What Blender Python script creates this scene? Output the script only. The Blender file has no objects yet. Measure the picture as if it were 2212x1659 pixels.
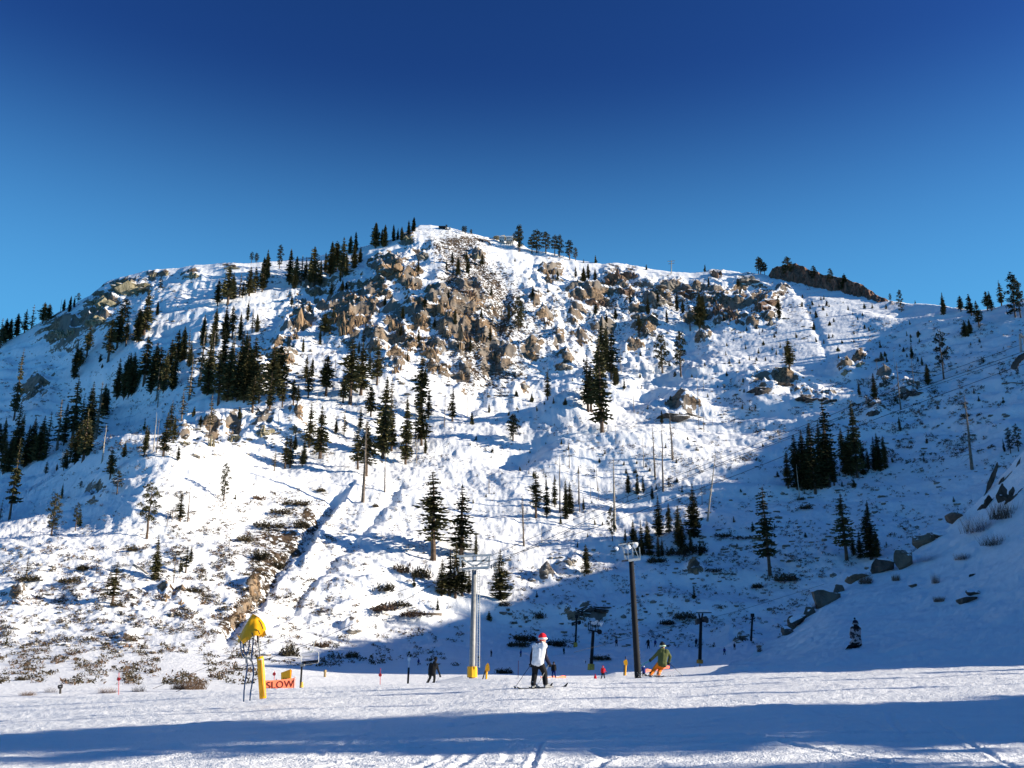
import bpy, math, random
import numpy as np
from mathutils import Vector, Matrix, kdtree

random.seed(7)
RNG = np.random.default_rng(11)
SC = bpy.context.scene
COL = SC.collection
R = math.radians

# ------------------------------------------------------------------ camera
FW, FH = 2212.0, 1659.0            # picture units used for laying things out
FOC = 2037.0
CX, CY = FW / 2, FH / 2
PITCH = R(15.02)
SP, CP = math.sin(PITCH), math.cos(PITCH)
CAMZ = 1.7
cam_d = bpy.data.cameras.new('camera')
cam = bpy.data.objects.new('camera', cam_d)
COL.objects.link(cam)
cam.location = (0, 0, CAMZ)
cam.rotation_euler = (R(90) + PITCH, 0, 0)
cam_d.sensor_width = 36.0
cam_d.lens = 36.0 * FOC / FW
cam_d.clip_start = 0.1
cam_d.clip_end = 6000
SC.camera = cam

# ------------------------------------------------------------------ light
SUN_EL = R(18.5)
SUN_BACK = R(3.8)                  # the sun stands to the right, a little behind the camera
S = np.array([math.cos(SUN_EL) * math.cos(SUN_BACK), -math.cos(SUN_EL) * math.sin(SUN_BACK), math.sin(SUN_EL)])
world = bpy.data.worlds.new('World')
SC.world = world
world.use_nodes = True
wn = world.node_tree
wn.nodes.clear()
w_out = wn.nodes.new('ShaderNodeOutputWorld')
w_bg = wn.nodes.new('ShaderNodeBackground')
w_sky = wn.nodes.new('ShaderNodeTexSky')
w_sky.sky_type = 'NISHITA'
w_sky.sun_disc = False
w_sky.sun_elevation = SUN_EL
w_sky.sun_rotation = R(90) + SUN_BACK
w_sky.altitude = 500
w_sky.air_density = 1.0
w_sky.dust_density = 0.5
w_sky.ozone_density = 5.0
w_hs = wn.nodes.new('ShaderNodeHueSaturation')
w_hs.inputs['Saturation'].default_value = 1.08
w_bg.inputs['Strength'].default_value = 0.05
wn.links.new(w_sky.outputs[0], w_hs.inputs['Color'])
w_gm = wn.nodes.new('ShaderNodeGamma')
w_gm.inputs['Gamma'].default_value = 1.55
w_hs.inputs['Value'].default_value = 0.78
w_hs.inputs['Hue'].default_value = 0.503
wn.links.new(w_hs.outputs[0], w_gm.inputs['Color'])
# the paler air low over the horizon, the same all round
w_tc = wn.nodes.new('ShaderNodeTexCoord')
w_sx = wn.nodes.new('ShaderNodeSeparateXYZ')
w_mr = wn.nodes.new('ShaderNodeMapRange')
w_mr.interpolation_type = 'SMOOTHSTEP'
for k_, x_ in (('From Min', 0.56), ('From Max', 0.22), ('To Min', 0.0), ('To Max', 1.0)): w_mr.inputs[k_].default_value = x_
w_mx = wn.nodes.new('ShaderNodeMix'); w_mx.data_type = 'RGBA'
w_mx.inputs[7].default_value = (1.1, 4.6, 8.8, 1)
wn.links.new(w_tc.outputs['Generated'], w_sx.inputs[0])
wn.links.new(w_sx.outputs['Z'], w_mr.inputs['Value'])
wn.links.new(w_mr.outputs[0], w_mx.inputs[0])
wn.links.new(w_gm.outputs[0], w_mx.inputs[6])
wn.links.new(w_mx.outputs[2], w_bg.inputs['Color'])
wn.links.new(w_bg.outputs[0], w_out.inputs['Surface'])

sun_d = bpy.data.lights.new('sun', 'SUN')
sun_d.energy = 5.0
sun_d.angle = R(0.5)
sun_d.color = (1.0, 0.91, 0.76)
sun = bpy.data.objects.new('sun', sun_d)
COL.objects.link(sun)
sun.location = (60, -20, 60)
sun.rotation_euler = Vector(S).to_track_quat('Z', 'Y').to_euler()

SC.view_settings.view_transform = 'Standard'
SC.view_settings.look = 'None'
SC.view_settings.exposure = 0.90
SC.view_settings.gamma = 1.0
SC.view_settings.use_curve_mapping = False

# ------------------------------------------------------------------ helpers
def kv(v):
    """slope dz/dy of the sight line through picture row v"""
    q = (CY - v) / FOC
    return (SP + q * CP) / (CP - q * SP)

def ku(u, v):
    q = (CY - v) / FOC
    return ((u - CX) / FOC) / (CP - q * SP)

def pt(u, v, D):
    """world point at horizontal distance D on the sight line (u, v)"""
    return np.array([ku(u, v) * D, D, CAMZ + kv(v) * D])

def project(P):
    x, y, z = P[..., 0], P[..., 1], P[..., 2] - CAMZ
    w = y * CP + z * SP
    h = -y * SP + z * CP
    return CX + FOC * x / w, CY - FOC * h / w

_perm = RNG.permutation(512)
_perm = np.concatenate([_perm, _perm, _perm])
_grad = RNG.normal(size=(512, 3)); _grad /= np.linalg.norm(_grad, axis=1)[:, None]
def perlin(x, y, z=0.0):
    x = np.asarray(x, dtype=np.float64); y = np.asarray(y, dtype=np.float64); z = np.asarray(z, dtype=np.float64) + 0 * x
    xi = np.floor(x).astype(np.int64); yi = np.floor(y).astype(np.int64); zi = np.floor(z).astype(np.int64)
    xf, yf, zf = x - xi, y - yi, z - zi
    u = xf * xf * xf * (xf * (xf * 6 - 15) + 10); v = yf * yf * yf * (yf * (yf * 6 - 15) + 10); w = zf * zf * zf * (zf * (zf * 6 - 15) + 10)
    xi &= 511; yi &= 511; zi &= 511
    def g(i, j, k):
        h = _perm[_perm[_perm[xi + i] + yi + j & 511] + zi + k & 511]
        gr = _grad[h]
        return gr[..., 0] * (xf - i) + gr[..., 1] * (yf - j) + gr[..., 2] * (zf - k)
    def l(a, b, t): return a + (b - a) * t
    return l(l(l(g(0,0,0), g(1,0,0), u), l(g(0,1,0), g(1,1,0), u), v), l(l(g(0,0,1), g(1,0,1), u), l(g(0,1,1), g(1,1,1), u), v), w) * 1.5

def fbm(x, y, z=0.0, octv=4, gain=0.5, lac=2.03):
    s = 0.0; a = 1.0; t = 0.0
    for i in range(octv):
        s = s + a * perlin(x + 17.3 * i, y - 9.1 * i, np.asarray(z) + 3.7 * i); t += a
        x = x * lac; y = y * lac; z = np.asarray(z) * lac; a *= gain
    return s / t * 1.4

def ridged(x, y, z=0.0, octv=4, gain=0.5, lac=2.1):
    s = 0.0; a = 1.0; t = 0.0
    for i in range(octv):
        s = s + a * (1 - 2 * np.abs(perlin(x + 31.7 * i, y + 5.3 * i, np.asarray(z) - 8.9 * i))); t += a
        x = x * lac; y = y * lac; z = np.asarray(z) * lac; a *= gain
    return s / t

def sstep(a, b, x):
    t = np.clip((x - a) / (b - a), 0, 1)
    return t * t * (3 - 2 * t)

def link(o, parent=None):
    COL.objects.link(o)
    if parent is not None: o.parent = parent
    return o

def mesh_obj(name, verts, faces, mat=None, parent=None, smooth=False, loc=None):
    me = bpy.data.meshes.new(name)
    me.from_pydata([tuple(v) for v in verts], [], [tuple(f) for f in faces])
    if mat is not None:
        for m in (mat if isinstance(mat, (list, tuple)) else [mat]): me.materials.append(m)
    if smooth: me.shade_smooth()
    o = bpy.data.objects.new(name, me)
    if loc is not None: o.location = loc
    return link(o, parent)

def inst(name, me, parent=None, loc=(0,0,0), rot=(0,0,0), scale=(1,1,1)):
    o = bpy.data.objects.new(name, me)
    o.location = loc; o.rotation_euler = rot; o.scale = scale
    return link(o, parent)

def tag(o, label, cat, group=None):
    o['label'] = label; o['category'] = cat
    if group: o['group'] = group
    return o

def thing(name, label, cat, loc=(0,0,0), rot=(0,0,0), scale=(1,1,1), group=None):
    o = bpy.data.objects.new(name, None)
    o.empty_display_size = 0.3
    o.location = loc; o.rotation_euler = rot; o.scale = scale
    link(o)
    return tag(o, label, cat, group)

def grid_mesh(name, P, mat, attrs=None, smooth=True):
    """P: (rows, cols, 3)"""
    nr, nc, _ = P.shape
    me = bpy.data.meshes.new(name)
    idx = np.arange(nr * nc).reshape(nr, nc)
    q = np.stack([idx[:-1, :-1], idx[:-1, 1:], idx[1:, 1:], idx[1:, :-1]], axis=-1).reshape(-1, 4)
    me.vertices.add(nr * nc)
    me.vertices.foreach_set('co', P.reshape(-1).astype(np.float32))
    nf = len(q)
    me.loops.add(nf * 4); me.polygons.add(nf)
    me.loops.foreach_set('vertex_index', q.reshape(-1).astype(np.int32))
    me.polygons.foreach_set('loop_start', (np.arange(nf) * 4).astype(np.int32))
    me.polygons.foreach_set('loop_total', np.full(nf, 4, dtype=np.int32))
    me.update(calc_edges=True)
    if smooth: me.polygons.foreach_set('use_smooth', np.ones(nf, dtype=bool))
    for k, a in (attrs or {}).items():
        at = me.attributes.new(k, 'FLOAT', 'POINT')
        at.data.foreach_set('value', a.reshape(-1).astype(np.float32))
    me.materials.append(mat)
    o = bpy.data.objects.new(name, me)
    return link(o)

class MB:
    """collects simple shapes for one mesh"""
    def __init__(s): s.v = []; s.f = []
    def add(s, v, f):
        n = len(s.v); s.v += [tuple(p) for p in v]; s.f += [tuple(i + n for i in q) for q in f]; return s
    def box(s, c, d, rot=None):
        M = rot if rot is not None else Matrix.Identity(3)
        v = [Vector(c) + M @ Vector((sx * d[0] / 2, sy * d[1] / 2, sz * d[2] / 2)) for sx in (-1, 1) for sy in (-1, 1) for sz in (-1, 1)]
        return s.add(v, [(0,1,3,2),(4,6,7,5),(0,4,5,1),(2,3,7,6),(0,2,6,4),(1,5,7,3)])
    def bar(s, a, b, w, h=None):
        a, b = Vector(a), Vector(b); h = h or w
        q = (b - a).to_track_quat('Z', 'Y').to_matrix()
        return s.box((a + b) / 2, (w, h, (b - a).length), q)
    def tube(s, pts, r, n=8, caps=True):
        pts = [Vector(p) for p in pts]; rr = r if isinstance(r, (list, tuple)) else [r] * len(pts)
        v = []; f = []
        for i, p in enumerate(pts):
            t = (pts[min(i + 1, len(pts) - 1)] - pts[max(i - 1, 0)]).normalized()
            ref = Vector((0, 0, 1)) if abs(t.z) < 0.95 else Vector((0, 1, 0))
            e1 = t.cross(ref).normalized(); e2 = t.cross(e1)
            for k in range(n):
                an = 2 * math.pi * k / n
                v.append(p + (e1 * math.cos(an) + e2 * math.sin(an)) * rr[i])
        for i in range(len(pts) - 1):
            for k in range(n):
                f.append((i * n + k, i * n + (k + 1) % n, (i + 1) * n + (k + 1) % n, (i + 1) * n + k))
        if caps:
            f.append(tuple(range(n))[::-1]); f.append(tuple((len(pts) - 1) * n + k for k in range(n)))
        return s.add(v, f)
    def ball(s, c, r, n=10, m=7):
        rx, ry, rz = r if isinstance(r, (list, tuple)) else (r, r, r)
        v = [(c[0], c[1], c[2] + rz)]; f = []
        for i in range(1, m):
            th = math.pi * i / m
            for k in range(n):
                ph = 2 * math.pi * k / n
                v.append((c[0] + rx * math.sin(th) * math.cos(ph), c[1] + ry * math.sin(th) * math.sin(ph), c[2] + rz * math.cos(th)))
        v.append((c[0], c[1], c[2] - rz))
        for k in range(n): f.append((0, 1 + k, 1 + (k + 1) % n))
        for i in range(m - 2):
            for k in range(n):
                a = 1 + i * n; f.append((a + k, a + n + k, a + n + (k + 1) % n, a + (k + 1) % n))
        a = 1 + (m - 2) * n
        for k in range(n): f.append((a + k, len(v) - 1, a + (k + 1) % n))
        return s.add(v, f)
    def build(s, name, mat, parent=None, smooth=False, loc=None):
        return mesh_obj(name, s.v, s.f, mat, parent, smooth, loc)

# ------------------------------------------------------------------ materials
class NT:
    def __init__(s, name):
        s.m = bpy.data.materials.new(name); s.m.use_nodes = True
        s.t = s.m.node_tree; s.b = s.t.nodes['Principled BSDF']
    def n(s, typ, **kw):
        nd = s.t.nodes.new(typ)
        for k, v in kw.items():
            if k in nd.inputs.keys() if hasattr(nd.inputs, 'keys') else False: nd.inputs[k].default_value = v
            else: setattr(nd, k, v)
        return nd
    def l(s, a, b): s.t.links.new(a, b)
    def math(s, op, a, b=None, c=None, clamp=False):
        nd = s.t.nodes.new('ShaderNodeMath'); nd.operation = op; nd.use_clamp = clamp
        for i, x in enumerate((a, b, c)):
            if x is None: continue
            if isinstance(x, (int, float)): nd.inputs[i].default_value = x
            else: s.l(x, nd.inputs[i])
        return nd.outputs[0]
    def noise(s, vec, scale, detail=3, rough=0.55):
        nd = s.t.nodes.new('ShaderNodeTexNoise'); nd.inputs['Scale'].default_value = scale
        nd.inputs['Detail'].default_value = detail; nd.inputs['Roughness'].default_value = rough
        if vec is not None: s.l(vec, nd.inputs['Vector'])
        return nd.outputs['Fac']
    def ramp(s, fac, a, b, lo=0.0, hi=1.0):
        nd = s.t.nodes.new('ShaderNodeMapRange'); nd.interpolation_type = 'SMOOTHSTEP'
        s.l(fac, nd.inputs['Value'])
        for k, v in (('From Min', a), ('From Max', b), ('To Min', lo), ('To Max', hi)): nd.inputs[k].default_value = v
        return nd.outputs['Result']
    def mix(s, fac, a, b):
        nd = s.t.nodes.new('ShaderNodeMix'); nd.data_type = 'RGBA'
        if isinstance(fac, (int, float)): nd.inputs[0].default_value = fac
        else: s.l(fac, nd.inputs[0])
        for i, x in ((6, a), (7, b)):
            if isinstance(x, tuple): nd.inputs[i].default_value = (*x, 1)
            else: s.l(x, nd.inputs[i])
        return nd.outputs[2]
    def bump(s, h, strength, dist):
        nd = s.t.nodes.new('ShaderNodeBump'); nd.inputs['Strength'].default_value = strength; nd.inputs['Distance'].default_value = dist
        s.l(h, nd.inputs['Height']); s.l(nd.outputs[0], s.b.inputs['Normal'])
    def pos(s): return s.t.nodes.new('ShaderNodeNewGeometry').outputs['Position']
    def base(s, c):
        if isinstance(c, tuple): s.b.inputs['Base Color'].default_value = (*c, 1)
        else: s.l(c, s.b.inputs['Base Color'])
    def set(s, rough=0.7, metal=0.0, spec=0.3):
        s.b.inputs['Roughness'].default_value = rough; s.b.inputs['Metallic'].default_value = metal
        s.b.inputs['Specular IOR Level'].default_value = spec

def simple_mat(name, c, rough=0.6, metal=0.0, var=0.25, scale=6.0, spec=0.3):
    t = NT(name); co = t.n('ShaderNodeTexCoord').outputs['Object']
    f = t.noise(co, scale, 4)
    t.base(t.mix(t.ramp(f, 0.3, 0.7), tuple(x * (1 - var) for x in c), tuple(min(1, x * (1 + var)) for x in c)))
    t.set(rough, metal, spec)
    return t.m

SNOW = (0.90, 0.90, 0.905)
def mountain_mat():
    t = NT('snow_and_rock'); g = t.n('ShaderNodeNewGeometry'); pos = g.outputs['Position']
    nz = t.n('ShaderNodeSeparateXYZ'); t.l(g.outputs['Normal'], nz.inputs[0])
    rk = t.n('ShaderNodeAttribute', attribute_name='rock').outputs['Fac']
    dirt = t.n('ShaderNodeAttribute', attribute_name='dirt').outputs['Fac']
    n1 = t.noise(pos, 0.12, 5, 0.65); n2 = t.noise(pos, 0.55, 4, 0.6); n3 = t.noise(pos, 0.035, 3)
    # bare rock: painted share + steepness, broken up by noise
    steep = t.ramp(nz.outputs['Z'], 0.80, 0.45)
    a = t.math('ADD', t.math('MULTIPLY', rk, 0.75), t.math('MULTIPLY', steep, 0.55))
    a = t.math('ADD', a, t.math('MULTIPLY', t.math('SUBTRACT', n1, 0.5), 1.1))
    a = t.math('ADD', a, t.math('MULTIPLY', t.math('SUBTRACT', n2, 0.5), 0.7))
    rf = t.ramp(a, 0.66, 0.74)
    d = t.math('ADD', dirt, t.math('MULTIPLY', t.math('SUBTRACT', n2, 0.5), 1.6))
    d = t.math('ADD', d, t.math('MULTIPLY', t.math('SUBTRACT', n1, 0.5), 1.0))
    df = t.ramp(d, 0.62, 0.72)
    rock = t.mix(t.ramp(n2, 0.38, 0.62), (0.07, 0.048, 0.032), (0.29, 0.195, 0.115))
    rock = t.mix(t.ramp(n3, 0.4, 0.6), rock, (0.20, 0.17, 0.14))
    dcol = t.mix(t.ramp(n1, 0.4, 0.6), (0.035, 0.027, 0.018), (0.095, 0.064, 0.040))
    snow = t.mix(t.ramp(n1, 0.3, 0.7), (0.84, 0.845, 0.855), SNOW)
    c = t.mix(df, snow, dcol); c = t.mix(rf, c, rock)
    t.base(c); t.set(0.75, 0, 0.15)
    h = t.math('ADD', t.math('MULTIPLY', n2, 1.0), t.math('MULTIPLY', t.noise(pos, 2.2, 3), 0.35))
    t.bump(h, 0.4, 0.6)
    return t.m

def piste_mat():
    t = NT('groomed_snow'); pos = t.pos()
    mp = t.n('ShaderNodeMapping'); t.l(pos, mp.inputs['Vector']); mp.inputs['Scale'].default_value = (0.35, 1.6, 1.0)
    n1 = t.noise(mp.outputs[0], 1.3, 5, 0.65); n2 = t.noise(pos, 9.0, 4, 0.7); n3 = t.noise(pos, 30.0, 2)
    sp = t.ramp(t.math('ADD', n1, t.math('MULTIPLY', n2, 0.5)), 0.92, 1.06)
    c = t.mix(t.ramp(n1, 0.35, 0.7), (0.87, 0.875, 0.88), (0.92, 0.92, 0.92))
    c = t.mix(t.math('MULTIPLY', sp, 0.5), c, (0.45, 0.44, 0.42))
    t.base(c); t.set(0.55, 0, 0.25)
    t.bump(t.math('ADD', n2, t.math('MULTIPLY', n3, 0.5)), 0.6, 0.06)
    return t.m

def rock_mat(name, a, b, snow_amt=0.68, streak=1.0):
    t = NT(name); g = t.n('ShaderNodeNewGeometry'); pos = g.outputs['Position']
    nz = t.n('ShaderNodeSeparateXYZ'); t.l(g.outputs['Normal'], nz.inputs[0])
    mp = t.n('ShaderNodeMapping'); t.l(pos, mp.inputs['Vector']); mp.inputs['Scale'].default_value = (1, 1, 0.3)
    n1 = t.noise(mp.outputs[0], 0.45, 5, 0.65); n2 = t.noise(pos, 1.6, 4, 0.6)
    c = t.mix(t.ramp(n1, 0.36, 0.62), a, b)
    c = t.mix(t.ramp(n2, 0.58, 0.75, 0, 0.6), c, tuple(x * 0.35 for x in a))
    s = t.math('ADD', nz.outputs['Z'], t.math('MULTIPLY', t.math('SUBTRACT', n2, 0.5), 0.55))
    c = t.mix(t.ramp(s, snow_amt, snow_amt + 0.06), c, SNOW)
    t.base(c); t.set(0.85, 0, 0.15)
    t.bump(t.math('ADD', n1, t.math('MULTIPLY', n2, 0.5)), 0.8, 0.5)
    return t.m

def leaf_mat(name, a, b):
    t = NT(name); oi = t.n('ShaderNodeObjectInfo')
    n = t.noise(t.pos(), 0.8, 3)
    f = t.math('ADD', t.math('MULTIPLY', oi.outputs['Random'], 0.5), t.math('MULTIPLY', n, 0.6))
    t.base(t.mix(t.ramp(f, 0.25, 0.85), a, b)); t.set(0.8, 0, 0.1)
    return t.m

M_MOUNT = mountain_mat(); M_PISTE = piste_mat()
M_TAN = rock_mat('tan_rock', (0.10, 0.064, 0.038), (0.34, 0.225, 0.13), 0.64)
M_BROWN = rock_mat('brown_rock', (0.085, 0.055, 0.04), (0.22, 0.135, 0.09), 0.74)
M_GREY = rock_mat('grey_rock', (0.12, 0.105, 0.085), (0.26, 0.23, 0.19), 0.76)
M_OLIVE = rock_mat('olive_rock', (0.13, 0.115, 0.07), (0.30, 0.26, 0.17), 0.78)
M_FIR = leaf_mat('fir_needles', (0.028, 0.032, 0.013), (0.135, 0.118, 0.050))
M_PINE = leaf_mat('pine_needles', (0.024, 0.030, 0.014), (0.10, 0.09, 0.04))
M_DRY = leaf_mat('dry_needles', (0.085, 0.070, 0.032), (0.150, 0.120, 0.060))
M_BARK = simple_mat('bark', (0.10, 0.066, 0.045), 0.9, var=0.4, scale=2.0)
M_DEADW = simple_mat('dead_wood', (0.17, 0.135, 0.105), 0.9, var=0.45, scale=1.5)
M_PALEW = simple_mat('bleached_wood', (0.36, 0.31, 0.25), 0.9, var=0.3, scale=1.5)
M_SHRUB = leaf_mat('shrub_leaves', (0.030, 0.026, 0.015), (0.075, 0.058, 0.032))
M_BRUSH = leaf_mat('brown_brush', (0.070, 0.045, 0.030), (0.150, 0.095, 0.062))
# ------------------------------------------------------------------ mountain
RIDGE = [(-700,905),(-400,860),(-200,810),(-60,765),(0,745),(60,715),(100,690),(140,668),(170,650),(200,632),(225,612),(265,598),(300,590),(330,585),(370,580),(420,575),(480,571),(540,570),
 (590,566),(640,560),(680,556),(740,546),(800,530),(850,514),(880,498),(905,488),(930,486),(970,492),(1010,505),(1060,515),(1110,521),(1150,540),(1200,550),(1250,562),(1300,572),
 (1345,572),(1400,582),(1450,588),(1500,588),(1560,585),(1600,592),(1640,594),(1680,598),(1730,606),(1780,617),(1840,632),(1900,645),(1950,651),(2000,656),(2060,664),(2100,669),(2140,667),(2180,655),(2212,645),
 (2260,640),(2350,645),(2500,665),(2700,700),(3000,740)]
RU = np.array([p[0] for p in RIDGE], float); RV = np.array([p[1] for p in RIDGE], float)
def ridge_v(u): return np.interp(u, RU, RV)

CTRL = []
def cp(u, *vd):
    for v, d in vd: CTRL.append((u, v, d))
for u in (-650, -300, 0, 250, 500, 750, 1000, 1250, 1500, 1750, 2000, 2300, 2700, 3000):
    cp(u, (1545, 72), (1500, 112))
cp(-650, (1440, 190), (1350, 225), (1200, 290), (1000, 600), (900, 740))
cp(-300, (1440, 185), (1350, 225), (1250, 262), (1150, 360), (1000, 640), (850, 800))
cp(0, (1470, 150), (1430, 190), (1350, 222), (1250, 262), (1150, 315), (1100, 440), (1000, 590), (900, 690), (800, 780), (745, 840))
cp(250, (1470, 150), (1420, 195), (1300, 245), (1200, 288), (1100, 335), (1000, 390), (950, 440), (910, 560), (850, 630), (800, 675), (700, 765), (602, 870))
cp(420, (940, 450), (870, 530), (800, 600), (700, 715), (640, 790))
cp(130, (1000, 500), (950, 600), (850, 700), (760, 780))
cp(500, (1470, 155), (1400, 215), (1300, 260), (1200, 303), (1100, 350), (1000, 405), (900, 480), (800, 580), (700, 700), (600, 815), (570, 850))
cp(750, (1470, 160), (1430, 220), (1300, 290), (1200, 332), (1100, 378), (1000, 430), (900, 500), (800, 570), (700, 675), (640, 770), (600, 810), (545, 860))
cp(690, (650, 775), (600, 820))
cp(810, (640, 735), (580, 815))
cp(860, (600, 760), (530, 845))
cp(930, (1470, 160), (1425, 232), (1300, 300), (1200, 342), (1100, 388), (1000, 445), (900, 515), (800, 585), (700, 662), (600, 755), (486, 880))
cp(1080, (1470, 160), (1425, 240), (1300, 305), (1200, 348), (1100, 394), (1000, 450), (900, 525), (800, 605), (700, 690), (600, 790), (518, 900))
cp(1250, (1470, 160), (1420, 245), (1300, 310), (1200, 355), (1100, 402), (1000, 460), (900, 540), (800, 630), (700, 725), (600, 830), (562, 875))
cp(1500, (1470, 160), (1415, 250), (1300, 310), (1200, 350), (1100, 394), (1000, 450), (900, 525), (800, 615), (700, 720), (588, 845))
cp(1750, (1440, 190), (1300, 305), (1200, 332), (1100, 382), (1000, 432), (900, 498), (800, 585), (700, 690), (610, 800))
cp(2000, (1440, 190), (1300, 270), (1200, 312), (1100, 352), (1000, 398), (900, 455), (800, 527), (700, 625), (656, 680))
cp(2212, (1440, 190), (1300, 262), (1100, 318), (1000, 356), (900, 400), (800, 455), (700, 530), (645, 575))
cp(2500, (1300, 245), (1100, 300), (900, 385), (750, 480), (665, 550))
cp(2900, (1300, 235), (1000, 330), (800, 430), (725, 500))
CTRL = np.array(CTRL, float)

def tps_fit(P, y, lam=0.02):
    n = len(P)
    d = np.linalg.norm(P[:, None] - P[None], axis=-1)
    K = np.where(d > 0, d * d * np.log(np.maximum(d, 1e-9)), 0) + lam * np.eye(n)
    A = np.concatenate([np.ones((n, 1)), P], axis=1)
    M = np.block([[K, A], [A.T, np.zeros((3, 3))]])
    return np.linalg.solve(M, np.concatenate([y, np.zeros(3)]))
_S = np.array([400.0, 200.0])
_tw = tps_fit(CTRL[:, :2] / _S, np.log(CTRL[:, 2]))
def tps_eval(u, v):
    sh = u.shape; Q = np.stack([u.ravel(), v.ravel()], 1) / _S; out = np.empty(len(Q))
    C = CTRL[:, :2] / _S
    for i in range(0, len(Q), 60000):
        q = Q[i:i + 60000]
        d2 = ((q[:, None] - C[None]) ** 2).sum(-1)
        out[i:i + 60000] = (0.5 * d2 * np.log(np.maximum(d2, 1e-12))) @ _tw[:-3] + _tw[-3] + q @ _tw[-2:]
    return np.exp(out.reshape(sh))

us = np.concatenate([np.arange(-640, -40, 7.0), np.arange(-40, 2250, 2.15), np.arange(2250, 2900, 7.0)])
NR = 470
ss = np.linspace(0, 1, NR)
U = np.repeat(us[None], NR, 0)
rv = ridge_v(us)
V = 1545 + (rv[None] - 1545) * ss[:, None]
# depth on a coarse lattice, then interpolated
cu = np.linspace(-640, 2900, 150); cs = np.linspace(0, 1, 90)
cU = np.repeat(cu[None], 90, 0); cV = 1545 + (ridge_v(cu)[None] - 1545) * cs[:, None]
cD = tps_eval(cU, cV)
cD = np.maximum.accumulate(cD, axis=0)
def bil(A, fu, fs):
    iu = np.clip(np.floor(fu).astype(int), 0, A.shape[1] - 2); js = np.clip(np.floor(fs).astype(int), 0, A.shape[0] - 2)
    a = fu - iu; b = fs - js
    return A[js, iu] * (1 - a) * (1 - b) + A[js, iu + 1] * a * (1 - b) + A[js + 1, iu] * (1 - a) * b + A[js + 1, iu + 1] * a * b
D = bil(cD, (U + 640) / (3540) * 149, np.repeat(ss[:, None], len(us), 1) * 89)

# the near spur at lower left stands in front of the couloir behind it
spx = np.array([-640, -60, 0, 60, 100, 150, 200, 250, 300, 360, 430], float)
spv = np.array([1160, 1142, 1118, 1075, 1042, 1002, 966, 945, 935, 925, 915], float)
se = np.interp(us, spx, spv)[None]
fade = 1 - sstep(260, 430, U)
D = D * (1 + 0.16 * fade * (1 - sstep(-14, 10, V - se)) * sstep(-190, 0, V - se))

X = ku(U, V) * D; Y = D.copy(); Z = CAMZ + kv(V) * D
# ------------ rocks are listed here because they also shape the ground
# picture place of each crag: (u, v of its foot, width, height, kind)
CRAGS = [
 (842,602,84,56,'t'),(885,624,40,38,'t'),(753,727,74,106,'t'),(651,717,56,82,'t'),(720,700,36,60,'t'),(790,700,40,50,'t'),(680,640,34,30,'t'),(1010,640,50,34,'b'),(970,690,30,40,'t'),(1420,660,60,26,'g'),(1480,640,50,30,'b'),(1585,700,60,50,'b'),(1300,720,44,24,'g'),(1380,690,36,22,'g'),(1180,700,30,26,'t'),(1220,800,36,22,'g'),(1130,840,30,18,'g'),(636,733,40,34,'t'),(854,724,43,62,'t'),(816,757,34,40,'t'),(905,704,38,54,'t'),
 (948,683,58,58,'t'),(997,758,46,92,'t'),(928,770,50,46,'t'),(882,761,36,30,'t'),(1071,780,46,46,'t'),(1025,671,38,38,'t'),(857,808,40,46,'t'),(997,818,26,32,'t'),
 (608,785,57,52,'t'),(565,816,32,24,'t'),(616,808,24,26,'t'),(800,657,20,36,'t'),(714,723,16,16,'t'),(797,728,16,19,'t'),(930,801,20,18,'t'),(893,592,32,22,'t'),
 (820,640,30,30,'t'),(780,650,26,22,'t'),(968,730,24,30,'t'),(1040,740,28,34,'t'),(700,690,26,30,'t'),(956,800,18,14,'t'),
 (1190,607,57,55,'t'),(1327,613,50,56,'b'),(1362,604,34,40,'b'),(1284,662,52,42,'b'),(1244,652,32,34,'b'),(1347,636,46,24,'b'),(1442,624,57,24,'g'),(1507,628,34,22,'g'),
 (1547,604,36,36,'b'),(1553,682,74,66,'b'),(1645,673,66,58,'b'),(1613,613,57,28,'g'),(1396,727,42,34,'g'),(1253,747,30,30,'t'),(1241,693,26,24,'t'),(1204,759,20,32,'t'),
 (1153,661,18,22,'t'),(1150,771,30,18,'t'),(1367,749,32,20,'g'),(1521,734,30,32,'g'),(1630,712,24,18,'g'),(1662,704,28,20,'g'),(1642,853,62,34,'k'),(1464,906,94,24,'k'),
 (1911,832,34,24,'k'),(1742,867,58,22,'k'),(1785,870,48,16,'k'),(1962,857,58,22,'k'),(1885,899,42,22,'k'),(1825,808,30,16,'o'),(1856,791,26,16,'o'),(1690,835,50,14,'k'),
 (280,632,94,40,'o'),(329,602,32,24,'o'),(357,597,26,18,'o'),(415,602,36,22,'o'),(220,662,62,34,'o'),(206,702,56,30,'o'),(134,730,66,52,'o'),(74,855,46,42,'g'),(497,582,44,12,'o'),
 (457,967,44,46,'o'),(503,955,46,40,'o'),(566,944,58,44,'o'),(397,964,30,28,'o'),(200,1087,34,18,'g'),(636,935,34,32,'o'),(356,1297,24,24,'t'),(390,1307,20,26,'t'),
 (516,1332,36,26,'t'),(533,1314,24,18,'t'),(543,1287,22,24,'t'),(37,1302,32,16,'b'),(274,1399,28,18,'b'),(880,520,30,30,'o'),(1090,520,56,22,'o'),(910,560,40,22,'g'),(1030,560,26,20,'o'),
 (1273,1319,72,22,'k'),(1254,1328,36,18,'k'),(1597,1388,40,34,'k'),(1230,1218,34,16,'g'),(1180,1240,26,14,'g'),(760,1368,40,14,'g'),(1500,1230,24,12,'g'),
 (1350,640,30,26,'b'),(1500,690,40,30,'b'),(1600,650,40,34,'b'),(1690,640,30,26,'b')]
rock = np.zeros_like(U)
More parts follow.
